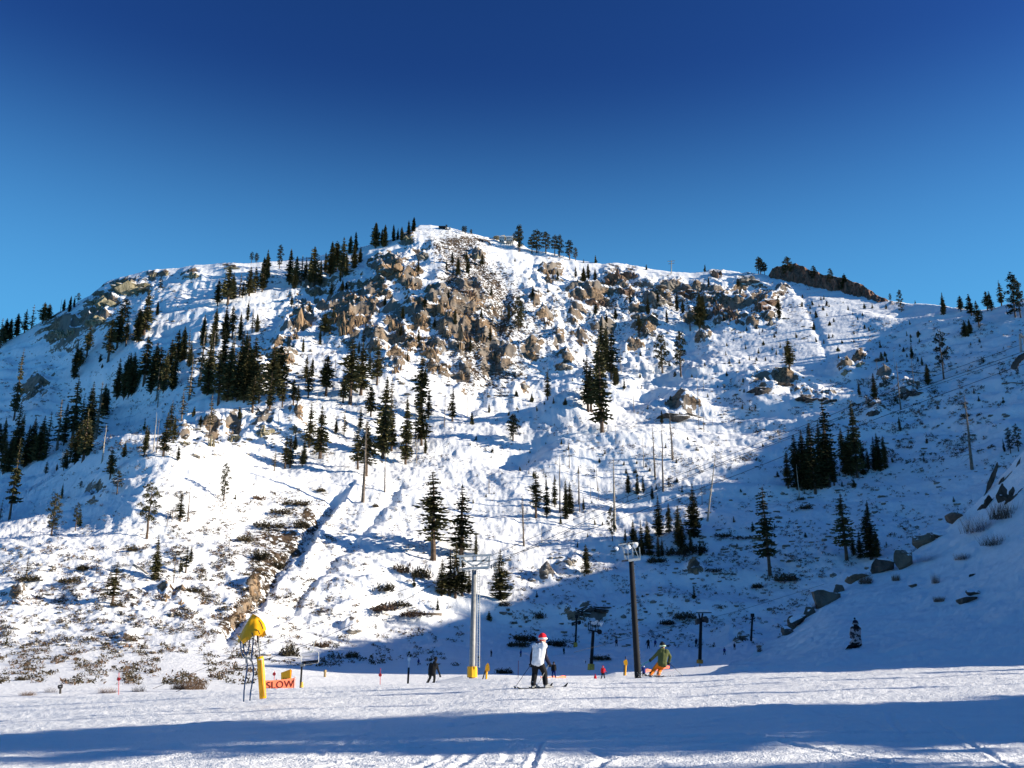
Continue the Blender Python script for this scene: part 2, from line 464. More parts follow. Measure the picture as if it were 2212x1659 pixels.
for (cu_, cv_, w_, h_, k_) in CRAGS:
    g_ = np.exp(-(((U - cu_) / (0.62 * w_ + 5)) ** 2 + ((V - (cv_ - 0.4 * h_)) / (0.62 * h_ + 5)) ** 2))
    rock = np.maximum(rock, g_)
def blob(u, v, a, b, rot=0.0):
    c, s_ = math.cos(rot), math.sin(rot)
    x_ = (U - u) * c + (V - v) * s_; y_ = -(U - u) * s_ + (V - v) * c
    return np.exp(-((x_ / a) ** 2 + (y_ / b) ** 2))
rock = np.clip(rock + 0.15 * blob(850, 680, 220, 130) + 0.10 * blob(1010, 730, 90, 110), 0, 1)
dirt = (0.62 * blob(960, 530, 70, 40) + 0.5 * blob(1010, 590, 80, 60) + 0.45 * blob(1000, 760, 110, 110) + 0.46 * blob(620, 1120, 110, 60, -0.5) + 0.44 * blob(570, 1220, 70, 110, 0.5)
        + 0.50 * blob(200, 1300, 300, 120) + 0.36 * blob(780, 1240, 140, 90) + 0.32 * blob(500, 930, 200, 40) + 0.62 * blob(820, 800, 40, 40, 0.9) + 0.3 * blob(1500, 640, 220, 60) + 0.3 * blob(1850, 860, 230, 60) + 0.45 * blob(300, 620, 120, 40)
        + 0.4 * blob(120, 720, 90, 60) + 0.34 * blob(1080, 700, 120, 150) + 0.34 * blob(1300, 720, 200, 120) + 0.40 * blob(1050, 520, 60, 12) + 0.3 * blob(860, 1330, 80, 20))
for (u_, v_) in ((690,1125),(650,1180),(620,1215),(595,1255),(570,1285),(548,1312),(525,1340),(505,1370)): dirt += 0.55 * blob(u_ - 16, v_ - 4, 22, 16)
dirt += 0.30 * blob(1010, 640, 90, 60) + 0.25 * blob(1380, 640, 260, 60) + 0.2 * blob(1240, 820, 260, 120)
dirt = np.clip(dirt, 0, 0.75)

# gullies and knolls (metres), placed on the slope
def polydist(pl):
    best = np.full(U.shape, 1e9)
    for (a, b), (c, d) in zip(pl[:-1], pl[1:]):
        dx, dy = c - a, d - b; L2 = dx * dx + dy * dy
        t_ = np.clip(((U - a) * dx + (V - b) * dy) / L2, 0, 1)
        best = np.minimum(best, np.hypot(U - a - t_ * dx, V - b - t_ * dy))
    return best + 7 * fbm(U / 25, V / 25, 3.1, 3)
dz = np.zeros_like(U)
for pl, w_, A_ in (([(725,1085),(690,1120),(640,1190),(612,1222),(590,1255),(545,1310),(495,1380)], 14, -2.3), ([(865,1055),(760,1180),(650,1290),(590,1340)], 11, -1.7),
                   ([(770,1060),(700,1140),(660,1230)], 9, 2.0), ([(1090,640),(1075,720),(1060,800),(1020,860)], 18, -5.0), ([(1730,640),(1760,710),(1790,790)], 9, -1.2),
                   ([(1500,660),(1480,760),(1400,840)], 40, -8.0)):
    dd_ = polydist(pl); dz += A_ * np.exp(-(dd_ / w_) ** 2)
for (u_, v_, a_, b_, A_) in ((1235,915,75,40,17),(1120,985,70,30,-8),(1330,1000,170,50,10),(1470,905,100,26,4),(1640,870,70,22,6),(1200,1010,60,26,5),(640,935,160,24,7),(420,1010,220,40,6),
                             (860,1290,130,26,5),(960,1345,90,18,4),(760,1330,70,16,4),(330,1090,150,40,6),(1760,730,130,70,5),(1090,880,80,26,-6),(1900,700,60,18,5)):
    dz += A_ * blob(u_, v_, a_, b_)
n_big = fbm(X / 70, Y / 70, 0.3, 4)
n_mid = ridged(X / 42, Y / 20, Z / 26, 5, 0.55)
qz = (Z + 9 * fbm(X / 90, Y / 60, 9.9, 4)) / 13.0
qf = qz - np.floor(qz)
ledge = 13.0 * (sstep(0.35, 1.0, qf) - qf) * np.clip(0.5 + 1.2 * fbm(X / 60, Y / 60, 4.4, 3), 0, 1)
c35, s35 = math.cos(0.75), math.sin(0.75)
streak = ridged((X * c35 + Y * s35) / 5.5, (-X * s35 + Y * c35) / 45, 8.8, 3) * np.clip(blob(250, 1280, 420, 200) + blob(760, 1230, 160, 160) + 0.6 * blob(1300, 950, 260, 160), 0, 1)
ribs = ridged(X / 15 + Y / 60, Y / 70, 6.1, 4)
n_small = fbm(X / 6, Y / 8, 1.7, 4)
far = sstep(175, 250, Y)
amp = far * np.clip(Y / 500, 0.35, 1.3)
calm = 1 - 0.75 * np.clip(blob(1750, 700, 170, 90) + blob(1800, 770, 150, 50) + blob(1560, 740, 60, 30) + blob(1850,1000,350,120)*0.6, 0, 1)
rough = 1 + 1.1 * np.clip(blob(1290, 720, 220, 130) + blob(1500, 660, 140, 60) + 0.6 * blob(300, 1300, 300, 100), 0, 1)
dz += amp * calm * (7.0 * n_big + 0.55 * ledge + 1.5 * streak + rough * (1.35 * (n_mid - 0.25) + 1.1 * (ribs - 0.2) + 0.8 * n_small))
dz += amp * rock * (12.0 * (ridged(X / 24, Y / 30, Z / 40, 5) - 0.2) + 2.0 * fbm(X / 5, Y / 9, Z / 12, 3))
dz += far * 0.35 * fbm(X / 2.2, Y / 3.0, 4.1, 3)
edge = sstep(0, 0.05, 1 - ss)[:, None]           # keep the skyline where it is
dz *= (0.25 + 0.75 * edge)
Z += dz
# low flat valley floor is groomed
back = []
for i, (dy, dzz) in enumerate(((10, -2.0), (30, -10), (70, -32), (140, -75), (260, -150))):
    k_ = (Y[-1] + dy) / Y[-1]
    back.append(np.stack([X[-1] * k_, Y[-1] + dy, Z[-1] + dzz], -1))
P = np.stack([X, Y, Z], -1)
P_all = np.concatenate([P, np.stack(back)], 0)
za = np.zeros((len(back), len(us)))
mountain = grid_mesh('mountain', P_all, M_MOUNT, {'rock': np.concatenate([rock, za + 0.3]), 'dirt': np.concatenate([dirt, za])})
mountain['kind'] = 'structure'

# what the camera sees of the mountain, for standing things on it
pu, pv = project(P)
flat_u, flat_v, flat_d = pu.ravel(), pv.ravel(), P[..., 1].ravel(); flat_p = P.reshape(-1, 3)
inside = (flat_u > -60) & (flat_u < 2290) & (flat_v > 380) & (flat_v < 1560)
gu = ((flat_u + 60) / 5).astype(int); gv = ((flat_v - 380) / 5).astype(int)
zb = np.full((480, 240), 1e9)
sel = np.where(inside)[0]
np.minimum.at(zb, (gu[sel], gv[sel]), flat_d[sel])
vis = sel[flat_d[sel] <= zb[gu[sel], gv[sel]] * 1.02 + 2]
_kd = kdtree.KDTree(len(vis))
for j, i in enumerate(vis): _kd.insert((flat_u[i], flat_v[i], 0), j)
_kd.balance()
def ground(u, v):
    co, j, d = _kd.find((u, v, 0))
    return flat_p[vis[j]].copy()
# ------------------------------------------------------------------ foreground piste
VC_U = np.array([-700, 0, 150, 400, 600, 800, 950, 1100, 1200, 1300, 1400, 1500, 1560, 1700, 2212, 3000], float)
VC_V = np.array([1545, 1516, 1508, 1496, 1487, 1480, 1475, 1465, 1464, 1467, 1464, 1461, 1458, 1453, 1436, 1410], float)
def at(tab): 
    a = np.array(tab, float); return lambda u: np.interp(u, a[:, 0], a[:, 1])
v110 = at([(-700,1580),(500,1515),(850,1497),(950,1473),(1050,1464),(1150,1464),(1200,1469),(1300,1466),(1400,1461),(1500,1455),(1560,1450),(1640,1448),(1800,1480),(3000,1480)])
v150 = at([(-700,1560),(500,1500),(850,1482),(930,1474),(1000,1459),(1050,1457),(1100,1458),(1180,1463),(1230,1466),(1290,1462),(1330,1452),(1400,1450),(1480,1442),(1560,1436),(1650,1436),(1800,1470),(3000,1470)])
DC = 37.0
fu = np.concatenate([np.arange(-640, -40, 9.0), np.arange(-40, 2250, 2.0), np.arange(2250, 2900, 9.0)])
fD = np.concatenate([np.array([1.2, 3, 5, 7, 9, 10.5]), 1 / np.linspace(1 / 11.5, 1 / DC, 230), np.linspace(DC, 170, 70)[1:]])
FU = np.repeat(fu[None], len(fD), 0); FD = np.repeat(fD[:, None], len(fu), 1)
vc = np.interp(FU, VC_U, VC_V)
zc = kv(vc) * DC
xx = (FU - CX) / FOC / 0.97 * FD
tn = sstep(10, DC, FD)
zn = (-1.58 + 0.02 * np.clip(xx, -30, 30)) * (1 - tn) + zc * tn
kb = np.interp(FD, [DC, 45, 75, 110, 150, 170], [0, 1, 2, 3, 4, 5])
v_dip = vc + 7
stack = np.stack([vc, vc + 3, np.maximum(v_dip, v110(FU) + 4), v110(FU), v150(FU), v150(FU) + 16])
i0 = np.clip(np.floor(kb).astype(int), 0, 4); fr = kb - i0
vb = np.take_along_axis(stack, i0[None], 0)[0] * (1 - fr) + np.take_along_axis(stack, i0[None] + 1, 0)[0] * fr
zr = np.where(FD <= DC, zn, kv(vb) * FD)
FV = CY - FOC * (((zr / FD) * CP - SP) / (CP + (zr / FD) * SP))
FX = ku(FU, FV) * FD; FY = FD.copy(); FZ = zr + CAMZ
nearw = 1 - sstep(40, 70, FY)
bump = 0.060 * fbm(FX / 5, FY / 3, 0.2, 3) + 0.036 * fbm(FX / 1.6, FY / 0.9, 2.2, 4) + 0.020 * fbm(FX / 0.30, FY / 0.24, 5.2, 4)
bump += 0.026 * np.maximum(ridged(FX / 1.3, FY / 0.55, 7.7, 4) - 0.25, 0)
# ski tracks
def track(pts, w, depth):
    best = np.full(FX.shape, 1e9)
    for (a, b), (c, d) in zip(pts[:-1], pts[1:]):
        dx, dy = c - a, d - b; L2 = dx * dx + dy * dy
        t_ = np.clip(((FX - a) * dx + (FY - b) * dy) / L2, 0, 1)
        best = np.minimum(best, np.hypot(FX - a - t_ * dx, FY - b - t_ * dy))
    q = best / w
    return -depth * np.exp(-q * q) + 0.45 * depth * np.exp(-((q - 1.9) / 0.7) ** 2)
rt = random.Random(5)
for i in range(80):
    x0 = rt.uniform(-14, 18); y0 = rt.uniform(10.5, 16.5); ang = rt.uniform(-0.5, 0.5) + (0 if rt.random() < 0.7 else 1.2); L = rt.uniform(3, 11); cv = rt.uniform(-0.03, 0.03)
    pts = []
    for k in range(9):
        s_ = L * k / 8; a_ = ang + cv * s_
        pts.append((x0 + s_ * math.cos(a_), y0 + s_ * math.sin(a_)))
    bump += track(pts, rt.uniform(0.035, 0.07), rt.uniform(0.010, 0.026))
for pts in ([(-1.8,11.2),(-1.2,12.8),(-0.9,14.2)], [(-1.2,11.2),(-0.7,12.9),(-0.5,14.4)], [(1.0,11.3),(0.95,12.4),(1.3,13.4),(1.1,14.5)], [(4.6,12.2),(4.0,14.5),(3.5,16.2)]):
    bump += track(pts, 0.07, 0.022)
FZ += bump * (0.35 + 0.65 * nearw) * sstep(0.5, 6, FY)
piste = grid_mesh('snow_piste', np.stack([FX, FY, FZ], -1), M_PISTE)
piste['kind'] = 'structure'
sheet = mesh_obj('snow_field', [(-140, -120, -0.35), (140, -120, -0.35), (140, 9, -0.35), (-140, 9, -0.35)], [(0, 1, 2, 3)], M_PISTE)
sheet['kind'] = 'structure'
_fkd = kdtree.KDTree(FX.size)
for i, (a, b) in enumerate(zip(FX.ravel(), FY.ravel())): _fkd.insert((a, b, 0), i)
_fkd.balance()
def piste_z(x, y):
    return float(np.mean([FZ.ravel()[i] for _, i, _ in _fkd.find_n((x, y, 0), 4)]))
def on_piste(u, D):
    x = (u - CX) / FOC * D / (CP - 0.0 + SP * 0.31 * 0) 
    for _ in range(4):
        z = piste_z(x, D); q = ((z - CAMZ) / D)
        s_ = (q * CP - SP) / (CP + q * SP)
        x = (u - CX) / FOC * D / (CP - s_ * SP)
    return np.array([x, D, piste_z(x, D)])

# ------------------------------------------------------------------ near slope on the right
hv_base = at([(1500,1466),(1540,1462),(1700,1457),(2212,1440),(3000,1416)])
hv_top = at([(1500,1466),(1540,1456),(1580,1432),(1620,1410),(1660,1392),(1700,1374),(1740,1338),(1775,1300),(1810,1275),(1850,1252),(1900,1228),(1960,1200),(2010,1165),(2060,1130),(2100,1095),(2140,1058),(2180,1012),(2212,970),(2300,880),(2500,740),(2900,560)])
hu = np.concatenate([np.arange(1500, 2250, 2.2), np.arange(2250, 2900, 8.0)])
HN = 170
hs = np.linspace(0, 1, HN)
HU = np.repeat(hu[None], HN, 0); HS = np.repeat(hs[:, None], len(hu), 1)
def smooth_tab(f, w=55.0):
    return lambda u: sum(f(u + w * k / 4) * wt for k, wt in zip(range(-4, 5), (1, 2, 3, 4, 5, 4, 3, 2, 1))) / 25.0
hv_top = smooth_tab(hv_top)
HV = hv_base(HU) + 4 + (hv_top(HU) - hv_base(HU) - 4) * HS
topD = smooth_tab(lambda u: np.interp(u, [1500, 1560, 1700, 1850, 2000, 2212, 2900], [40, 58, 72, 80, 84, 84, 74]), 90.0)(HU)
HD = 36.0 + (topD - 36.0) * HS ** 0.9
HX = ku(HU, HV) * HD; HY = HD.copy(); HZ = CAMZ + kv(HV) * HD
hw = sstep(0.0, 0.12, HS) * sstep(1500, 1620, HU)
HZ += hw * (0.45 * fbm(HX / 9, HY / 9, 2.0, 4) + 0.16 * fbm(HX / 2, HY / 2, 1.0, 4) + 0.06 * fbm(HX / .5, HY / .5, 1.0, 3))
hb = []
for dy, dzz in ((3, -0.4), (8, -2.5), (18, -8), (40, -22)):
    k_ = (HY[-1] + dy) / HY[-1]; hb.append(np.stack([HX[-1] * k_ + dy * 0.15, HY[-1] + dy, HZ[-1] + dzz], -1))
PH = np.stack([HX, HY, HZ], -1)
hd_ = np.zeros_like(HX)
near_slope = grid_mesh('snow_slope', np.concatenate([PH, np.stack(hb)], 0), M_PISTE)
near_slope['kind'] = 'structure'
_hu, _hv = project(PH)
_hkd = kdtree.KDTree(HX.size)
for i, (a, b) in enumerate(zip(_hu.ravel(), _hv.ravel())): _hkd.insert((a, b, 0), i)
_hkd.balance()
def on_slope(u, v):
    _, i, _ = _hkd.find((u, v, 0)); return PH.reshape(-1, 3)[i].copy()

# ------------------------------------------------------------------ the mountain shoulder to the right, out of view, that shades the valley
A_ = np.array([math.sin(SUN_BACK), math.cos(SUN_BACK), 0.0])
UP_ = np.cross(S, A_); UP_ = UP_ if UP_[2] > 0 else -UP_
BND = [(2160,668),(2090,688),(2040,697),(1960,702),(1865,728),(1850,750),(1790,790),(1700,815),(1620,850),(1575,900),(1556,955),(1554,1000),(1507,1047),(1467,1076),(1402,1119),
       (1313,1182),(1207,1216),(1080,1265),(990,1310),(880,1362),(760,1390),(650,1412),(560,1438)]
ab = []
for (u_, v_) in BND:
    p_ = ground(u_, v_); ab.append((float(p_ @ A_), float(p_ @ UP_)))
ab.sort()
aa = np.array([q[0] for q in ab]); bb = np.array([q[1] for q in ab])
grid_a = np.concatenate([np.arange(-30, 100, 0.6), np.arange(100, 800, 4.0)])
bsm = np.interp(grid_a, aa, bb)
bsm = np.convolve(np.pad(bsm, 1, 'edge'), np.ones(3) / 3, 'valid')
a0, a1 = aa[0], aa[-1]
b_hill = float(np.array([8.0, 38, 0.3]) @ UP_)
bb_shift = 0.5 + 3.5 * sstep(240, 330, grid_a) + 9.0 * sstep(430, 560, grid_a)
b_gap = float(np.array([42.0, 125, -4.0]) @ UP_)
w_far = sstep(a0 - 12, a0 - 2, grid_a) * (1 - sstep(a1 + 5, a1 + 60, grid_a))
w_hill = sstep(36.2, 37.2, grid_a) * (1 - sstep(72, 84, grid_a))
low = np.where(grid_a > a1, bsm - 90, b_gap - 1.5)
bsm = low * (1 - w_far) + (bsm - bb_shift) * w_far
bsm = bsm * (1 - w_hill) + b_hill * w_hill
bsm = np.where(grid_a < 36, b_gap - 12, bsm)
bsm += w_far * (5.5 * fbm(grid_a / 22, grid_a * 0 + 3.3, 0.5, 5, 0.6)) + w_hill * 0.4 * fbm(grid_a / 6, grid_a * 0 + 1.3, 0.5, 3)
rid = []
for a_, b_ in zip(grid_a, bsm):
    base = a_ * A_ + b_ * UP_
    xo = 0.64 * max(a_, 0) + 95
    t_ = (xo - base[0]) / S[0]
    rid.append(base + t_ * S)
rid = np.array(rid)
offs = [(-46, -110), (-30, -62), (-17, -30), (-8, -12), (-3, -3.5), (0, 0), (5, -1.5), (16, -7), (45, -28), (120, -95)]
rows = []
for dx, dzz in offs:
    r_ = rid.copy(); r_[:, 0] += dx
    r_[:, 2] += dzz + (1.5 * fbm(r_[:, 1] / 14 + dx, r_[:, 1] * 0 + dx * .1, 1.1, 3) if dx else 0)
    rows.append(r_)
shoulder = grid_mesh('mountain_shoulder', np.array(rows), M_MOUNT, {'rock': np.full((len(offs), len(rid)), 0.25), 'dirt': np.full((len(offs), len(rid)), 0.1)})
shoulder['kind'] = 'structure'
# ------------------------------------------------------------------ rocks
def ico(sub):
    import bmesh
    bm = bmesh.new(); bmesh.ops.create_icosphere(bm, subdivisions=sub, radius=1.0)
    bm.verts.ensure_lookup_table()
    v = np.array([x.co[:] for x in bm.verts]); f = [tuple(q.index for q in p.verts) for p in bm.faces]
    bm.free(); return v, f
ICO1, ICO2, ICO3 = ico(1), ico(2), ico(3)

def cut_stone(rng, sub, n=14, lo=0.55, hi=0.95):
    v, f = (ICO1, ICO2, ICO3)[sub - 1]; v = v.copy()
    for _ in range(n):
        d = rng.normal(size=3); d /= np.linalg.norm(d); o = rng.uniform(lo, hi)
        k = v @ d; m = k > o
        v[m] -= (k[m] - o)[:, None] * d
    return v, f
def boulder_mesh(name, seed, mat):
    rng = np.random.default_rng(seed); v, f = cut_stone(rng, 3, 22, 0.32, 0.8)
    s_ = seed * 7.7
    v = v * 1.25
    v = v * (1 + 0.09 * fbm(v[:, 0] * 1.7 + s_, v[:, 1] * 1.7, v[:, 2] * 1.7, 4))[:, None]
    me = bpy.data.meshes.new(name); me.from_pydata([tuple(p) for p in v], [], f); me.materials.append(mat); return me
def crag_mesh(name, seed, mat):
    """a jagged block of leaning pillars, about 2 wide, 2 tall, foot at z = -0.4"""
    rng = np.random.default_rng(seed); V_ = []; F_ = []
    n = rng.integers(7, 12)
    for i in range(n):
        v, f = cut_stone(rng, 2 if i > 3 else 3, 18, 0.30, 0.78)
        hgt = rng.uniform(0.45, 1.0) * (1.25 if i == 0 else 1.0); wid = rng.uniform(0.20, 0.40)
        v = v * 1.2 * np.array([wid, wid * rng.uniform(0.8, 1.3), hgt])
        v[:, 2] += hgt * 0.75
        taper = 1 - 0.55 * np.clip(v[:, 2] / 2.2, 0, 1)
        v[:, 0] *= taper; v[:, 1] *= taper
        v[:, 0] += v[:, 2] * rng.uniform(-0.28, 0.22); v[:, 1] += v[:, 2] * rng.uniform(0.0, 0.3)
        v[:, 0] += rng.uniform(-0.75, 0.75) * (i > 0); v[:, 1] += rng.uniform(-0.4, 0.5) * (i > 0)
        v[:, 2] -= 0.45
        v += 0.15 * np.stack([fbm(v[:, 0] * 3.3 + k + seed, v[:, 1] * 3.3, v[:, 2] * 1.6, 4) for k in (0.0, 5.0, 9.0)], -1)
        q = len(V_); V_ += [tuple(p) for p in v]; F_ += [tuple(a + q for a in t) for t in f]
    me = bpy.data.meshes.new(name); me.from_pydata(V_, [], F_); me.materials.append(mat); return me
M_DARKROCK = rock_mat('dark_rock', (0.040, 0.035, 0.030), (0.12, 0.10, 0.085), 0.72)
MAT_OF = {'k': M_DARKROCK, 't': M_TAN, 'b': M_BROWN, 'g': M_GREY, 'o': M_OLIVE}  # kind k: grey crags in the shaded zone, shade put into their colour
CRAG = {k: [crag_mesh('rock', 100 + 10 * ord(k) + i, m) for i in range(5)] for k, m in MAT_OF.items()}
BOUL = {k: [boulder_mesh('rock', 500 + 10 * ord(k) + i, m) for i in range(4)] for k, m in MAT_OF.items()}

ORD = ['first','second','third','fourth','fifth','sixth','seventh','eighth','ninth','tenth','eleventh','twelfth','thirteenth','fourteenth','fifteenth','sixteenth','seventeenth','eighteenth','nineteenth']
TENS = {2:'twenty',3:'thirty',4:'forty',5:'fifty',6:'sixty',7:'seventy'}
TENTH = {2:'twentieth',3:'thirtieth',4:'fortieth',5:'fiftieth',6:'sixtieth',7:'seventieth'}
def ordinal(i):
    i += 1
    if i < 20: return ORD[i - 1]
    return TENTH[i // 10] if i % 10 == 0 else TENS[i // 10] + '-' + ORD[i % 10 - 1]

# where on the mountain: (phrase, u0, v0, u1, v1), first match wins
PLACES = [
 ('on the skyline at the far left', -80, 600, 175, 745),
 ('on the left shoulder of the ridge', 175, 560, 440, 660),
 ('on the ridge left of the summit', 440, 560, 780, 600),
 ('just left of the summit', 690, 470, 905, 575),
 ('on the summit knob', 850, 470, 1075, 575),
 ('right of the summit building', 1060, 480, 1275, 575),
 ('on the middle of the skyline', 1060, 540, 1560, 604),
 ('by the brown skyline cliff', 1560, 540, 1960, 660),
 ('on the skyline at the far right', 1960, 560, 2300, 690),
 ('in the stand under the left ridge', 420, 575, 735, 735),
 ('in the dark grove in the left couloir', 420, 735, 575, 890),
 ('in the grove on the left slope', 235, 700, 420, 890),
 ('on the snow under the left skyline', 175, 640, 420, 860),
 ('in the dark wood at the left edge', -80, 745, 240, 1010),
 ('at the lower left edge', -80, 1010, 60, 1180),
 ('above the small olive crags', 240, 830, 700, 960),
 ('on the upper left snow bench', 60, 890, 300, 1090),
 ('on the open spur at left', 60, 960, 560, 1240),
 ('on the brushy lower left slope', -80, 1180, 560, 1520),
 ('in the tan crags', 575, 560, 760, 830),
 ('among the tan crags', 760, 560, 1085, 800),
 ('on the bench below the tan crags', 555, 800, 770, 890),
 ('on the snow below the tan crags', 560, 890, 770, 1040),
 ('in the tall stand below the crags', 770, 800, 960, 1010),
 ('left of the chairlift tower', 770, 1000, 1000, 1250),
 ('behind the chairlift tower', 880, 1130, 1100, 1360),
 ('in the central gully', 960, 760, 1200, 960),
 ('on the rocky face right of the gully', 1085, 575, 1290, 860),
 ('below the brown middle cliffs', 1290, 595, 1530, 730),
 ('in the tall grove right of the gully', 1230, 700, 1360, 960),
 ('on the bright slope in the middle', 1360, 690, 1560, 960),
 ('by the red-brown cliffs', 1490, 595, 1740, 740),
 ('on the snowy dome in the middle', 1000, 940, 1520, 1080),
 ('along the shadow edge', 1120, 1040, 1420, 1180),
 ('on the sunny upper right snowfield', 1560, 640, 1900, 830),
 ('in the big dark grove at right', 1690, 860, 1940, 1100),
 ('on the shaded upper right slope', 1840, 640, 2300, 900),
 ('shaded above the lift towers', 1360, 1040, 1600, 1300),
 ('on the shaded right slope', 1560, 830, 2300, 1100),
 ('above the near boulders', 1600, 1060, 2300, 1290),
 ('on the shaded valley side', 560, 1180, 2300, 1480),
]
def place(u, v):
    for ph, a, b, c, d in PLACES:
        if a <= u <= c and b <= v <= d: return ph
    return 'on the snowy slope'

def name_all(items, group_word):
    """items: dicts with obj, u, v, noun, adj, cat. Gives each a label of its own, and a group per place"""
    by = {}
    for it in items:
        ph = place(it['u'], it['v']); adj = it['adj']
        while adj and len(('%s %s %s' % (adj, it['noun'], ph)).split()) > 12: adj = ' '.join(adj.split()[1:])
        by.setdefault((ph, adj, it['noun']), []).append(it)
    for (ph, adj, noun), L in by.items():
        L.sort(key=lambda q: q['u'])
        for i, it in enumerate(L):
            lab = ('%s %s %s' % (adj, noun, ph)).strip()
            if len(L) > 1: lab += ', %s from the left' % ordinal(i)
            tag(it['obj'], lab, it['cat'], '%s %s' % (group_word, ph))

rr = random.Random(21)
items = []
ROCKWORD = {'t': 'tan', 'b': 'brown', 'g': 'grey', 'o': 'olive grey', 'k': 'dark'}
for (u, v, w, h, k) in CRAGS:
    p = ground(u, v - h * 0.12); sc = p[1] / FOC * 1.03
    W, H = w * sc, h * sc
    flat = h < 0.62 * w
    t = thing('rock_outcrop', '', 'rocks', p)
    npc = 3 if w < 30 else (5 if w < 50 else 8)
    for i in range(npc):
        fx = (i + 0.5) / npc * 2 - 1 + rr.uniform(-0.12, 0.12) if i else rr.uniform(-0.15, 0.15)
        hh = H * (1.0 if i == 0 else rr.uniform(0.4, 0.85) * (1 - 0.45 * abs(fx)))
        ww = W * (rr.uniform(0.30, 0.42) if npc > 4 else rr.uniform(0.38, 0.5))
        q = ground(u + fx * w * 0.36, v - h * rr.uniform(0.05, 0.35 if i else 0.15))
        if abs(q[1] - p[1]) > 40: q = p + np.array([fx * W * 0.36, 0, 0])
        loc = q - p; loc[2] -= 0.14 * hh
        if flat or rr.random() < 0.15:
            me = rr.choice(BOUL[k]); s_ = (ww * 0.75, ww * rr.uniform(0.6, 0.9), hh * 0.62); loc[2] += hh * 0.12
        else:
            me = rr.choice(CRAG[k]); s_ = (ww * 0.62, ww * rr.uniform(0.55, 0.8), hh * 0.50)
        inst('rock', me, t, tuple(loc), (rr.uniform(-0.1, 0.1), rr.uniform(-0.12, 0.12), rr.uniform(-0.7, 0.7)), s_)
    adj = ('broad ' if w > 55 else 'small ' if w < 26 else '') + ('low ' if flat else 'jagged ') + ROCKWORD[k]
    items.append(dict(obj=t, u=u, v=v, noun='rock outcrop', adj=adj, cat='rocks'))
name_all(items, 'rock outcrops')

# the long red-brown cliff band on the skyline
M_REDROCK = rock_mat('red_brown_rock', (0.10, 0.052, 0.036), (0.27, 0.145, 0.095), 0.84)
ct = at([(1658,596),(1668,580),(1690,572),(1720,571),(1742,578),(1762,587),(1785,594),(1805,599),(1826,603),(1850,611),(1872,621),(1890,634),(1912,644),(1935,653)])
cuu = np.linspace(1660, 1932, 170); nv = 26
rows_c = []
for k in range(nv + 6):
    f_ = min(k / nv, 1.0); vtop = ct(cuu) + 6.0 * fbm(cuu / 20, cuu * 0 + .7, 1.1, 5)
    vv_ = (ridge_v(cuu) + 8) * (1 - f_) + vtop * f_
    Dr = np.interp(cuu, us, Y[-1]) - 6 + 9 * f_ + 8.0 * (0.3 - ridged(cuu / 18, vv_ / 40, 2.2, 5)) + max(0, k - nv) * 9.0
    pz = CAMZ + kv(vv_) * Dr if k <= nv else rows_c[nv][:, 2] - (k - nv) ** 1.5 * 1.8 + fbm(cuu / 8, cuu * 0 + k, 0.2, 3)
    rows_c.append(np.stack([ku(cuu, vv_) * Dr, Dr, pz], -1))
o = grid_mesh('rock_cliff', np.array(rows_c), M_REDROCK, None, False)
tag(o, 'long red-brown cliff band on the skyline right of the ridge tower', 'cliff')

# boulders on the near slope
NEAR_B = [(1774,1298,54,58,'big square grey boulder at the lower end of the near rock band'),(1962,1230,55,54,'big rounded grey boulder in the middle of the near rock band'),(1988,1172,42,34,'brown boulder higher up the near rock band'),
 (1848,1240,52,22,'long low dark boulder on the crest of the near slope'),(1916,1236,46,28,'flat brown rock left of the big rounded boulder'),(2140,1092,36,56,'dark upright rock near the top of the near slope'),
 (2172,1046,34,72,'tallest dark rock near the top of the near slope'),(2198,1075,32,40,'dark rock under the tallest one at the right edge'),(1682,1327,38,28,'flat dark boulder at the foot of the near rock band'),
 (1716,1337,32,30,'brown boulder beside the flat one at the foot of the near rock band'),(1736,1312,30,18,'small boulder left of the square grey boulder'),(1703,1373,26,20,'rounded boulder alone on the lower edge of the near slope'),
 (2090,1302,48,20,'dark slab lying in the snow of the near slope'),(2112,1284,34,14,'dark slab above the other one in the snow of the near slope'),(1973,1270,16,9,'small rock on the snow below the rounded boulder'),
 (2100,1244,18,8,'small rock on the snow above the dark slabs'),(1812,1280,26,16,'small brown rock right of the square grey boulder'),(2030,1160,34,14,'low rock on the crest of the near slope'),(2075,1120,44,12,'thin rock ledge on the crest of the near slope')]
M_BOUL = rock_mat('weathered_rock', (0.085, 0.07, 0.052), (0.175, 0.145, 0.108), 0.74)
NBG = [boulder_mesh('rock', 930 + i, M_BOUL) for i in range(4)]
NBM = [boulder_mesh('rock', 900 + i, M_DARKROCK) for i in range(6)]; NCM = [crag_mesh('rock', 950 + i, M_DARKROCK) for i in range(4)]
for i, (u, v, w, h, lab) in enumerate(NEAR_B):
    p = on_slope(u, v - h * 0.1); sc = p[1] / FOC * 1.02
    if h > 0.8 * w and u > 2100:
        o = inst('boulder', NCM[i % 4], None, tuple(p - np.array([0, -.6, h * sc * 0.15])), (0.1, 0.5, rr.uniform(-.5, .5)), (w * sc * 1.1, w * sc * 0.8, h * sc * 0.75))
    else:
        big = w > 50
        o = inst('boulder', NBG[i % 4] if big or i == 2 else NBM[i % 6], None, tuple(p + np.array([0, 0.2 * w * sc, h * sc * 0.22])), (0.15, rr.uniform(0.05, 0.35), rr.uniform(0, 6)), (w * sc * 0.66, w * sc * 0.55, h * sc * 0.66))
    tag(o, lab, 'boulder', 'boulders along the near slope')

# ------------------------------------------------------------------ tree kinds
def tri_mesh(name, V_, F_, mat):
    me = bpy.data.meshes.new(name); me.from_pydata(V_, [], F_); me.materials.append(mat); return me

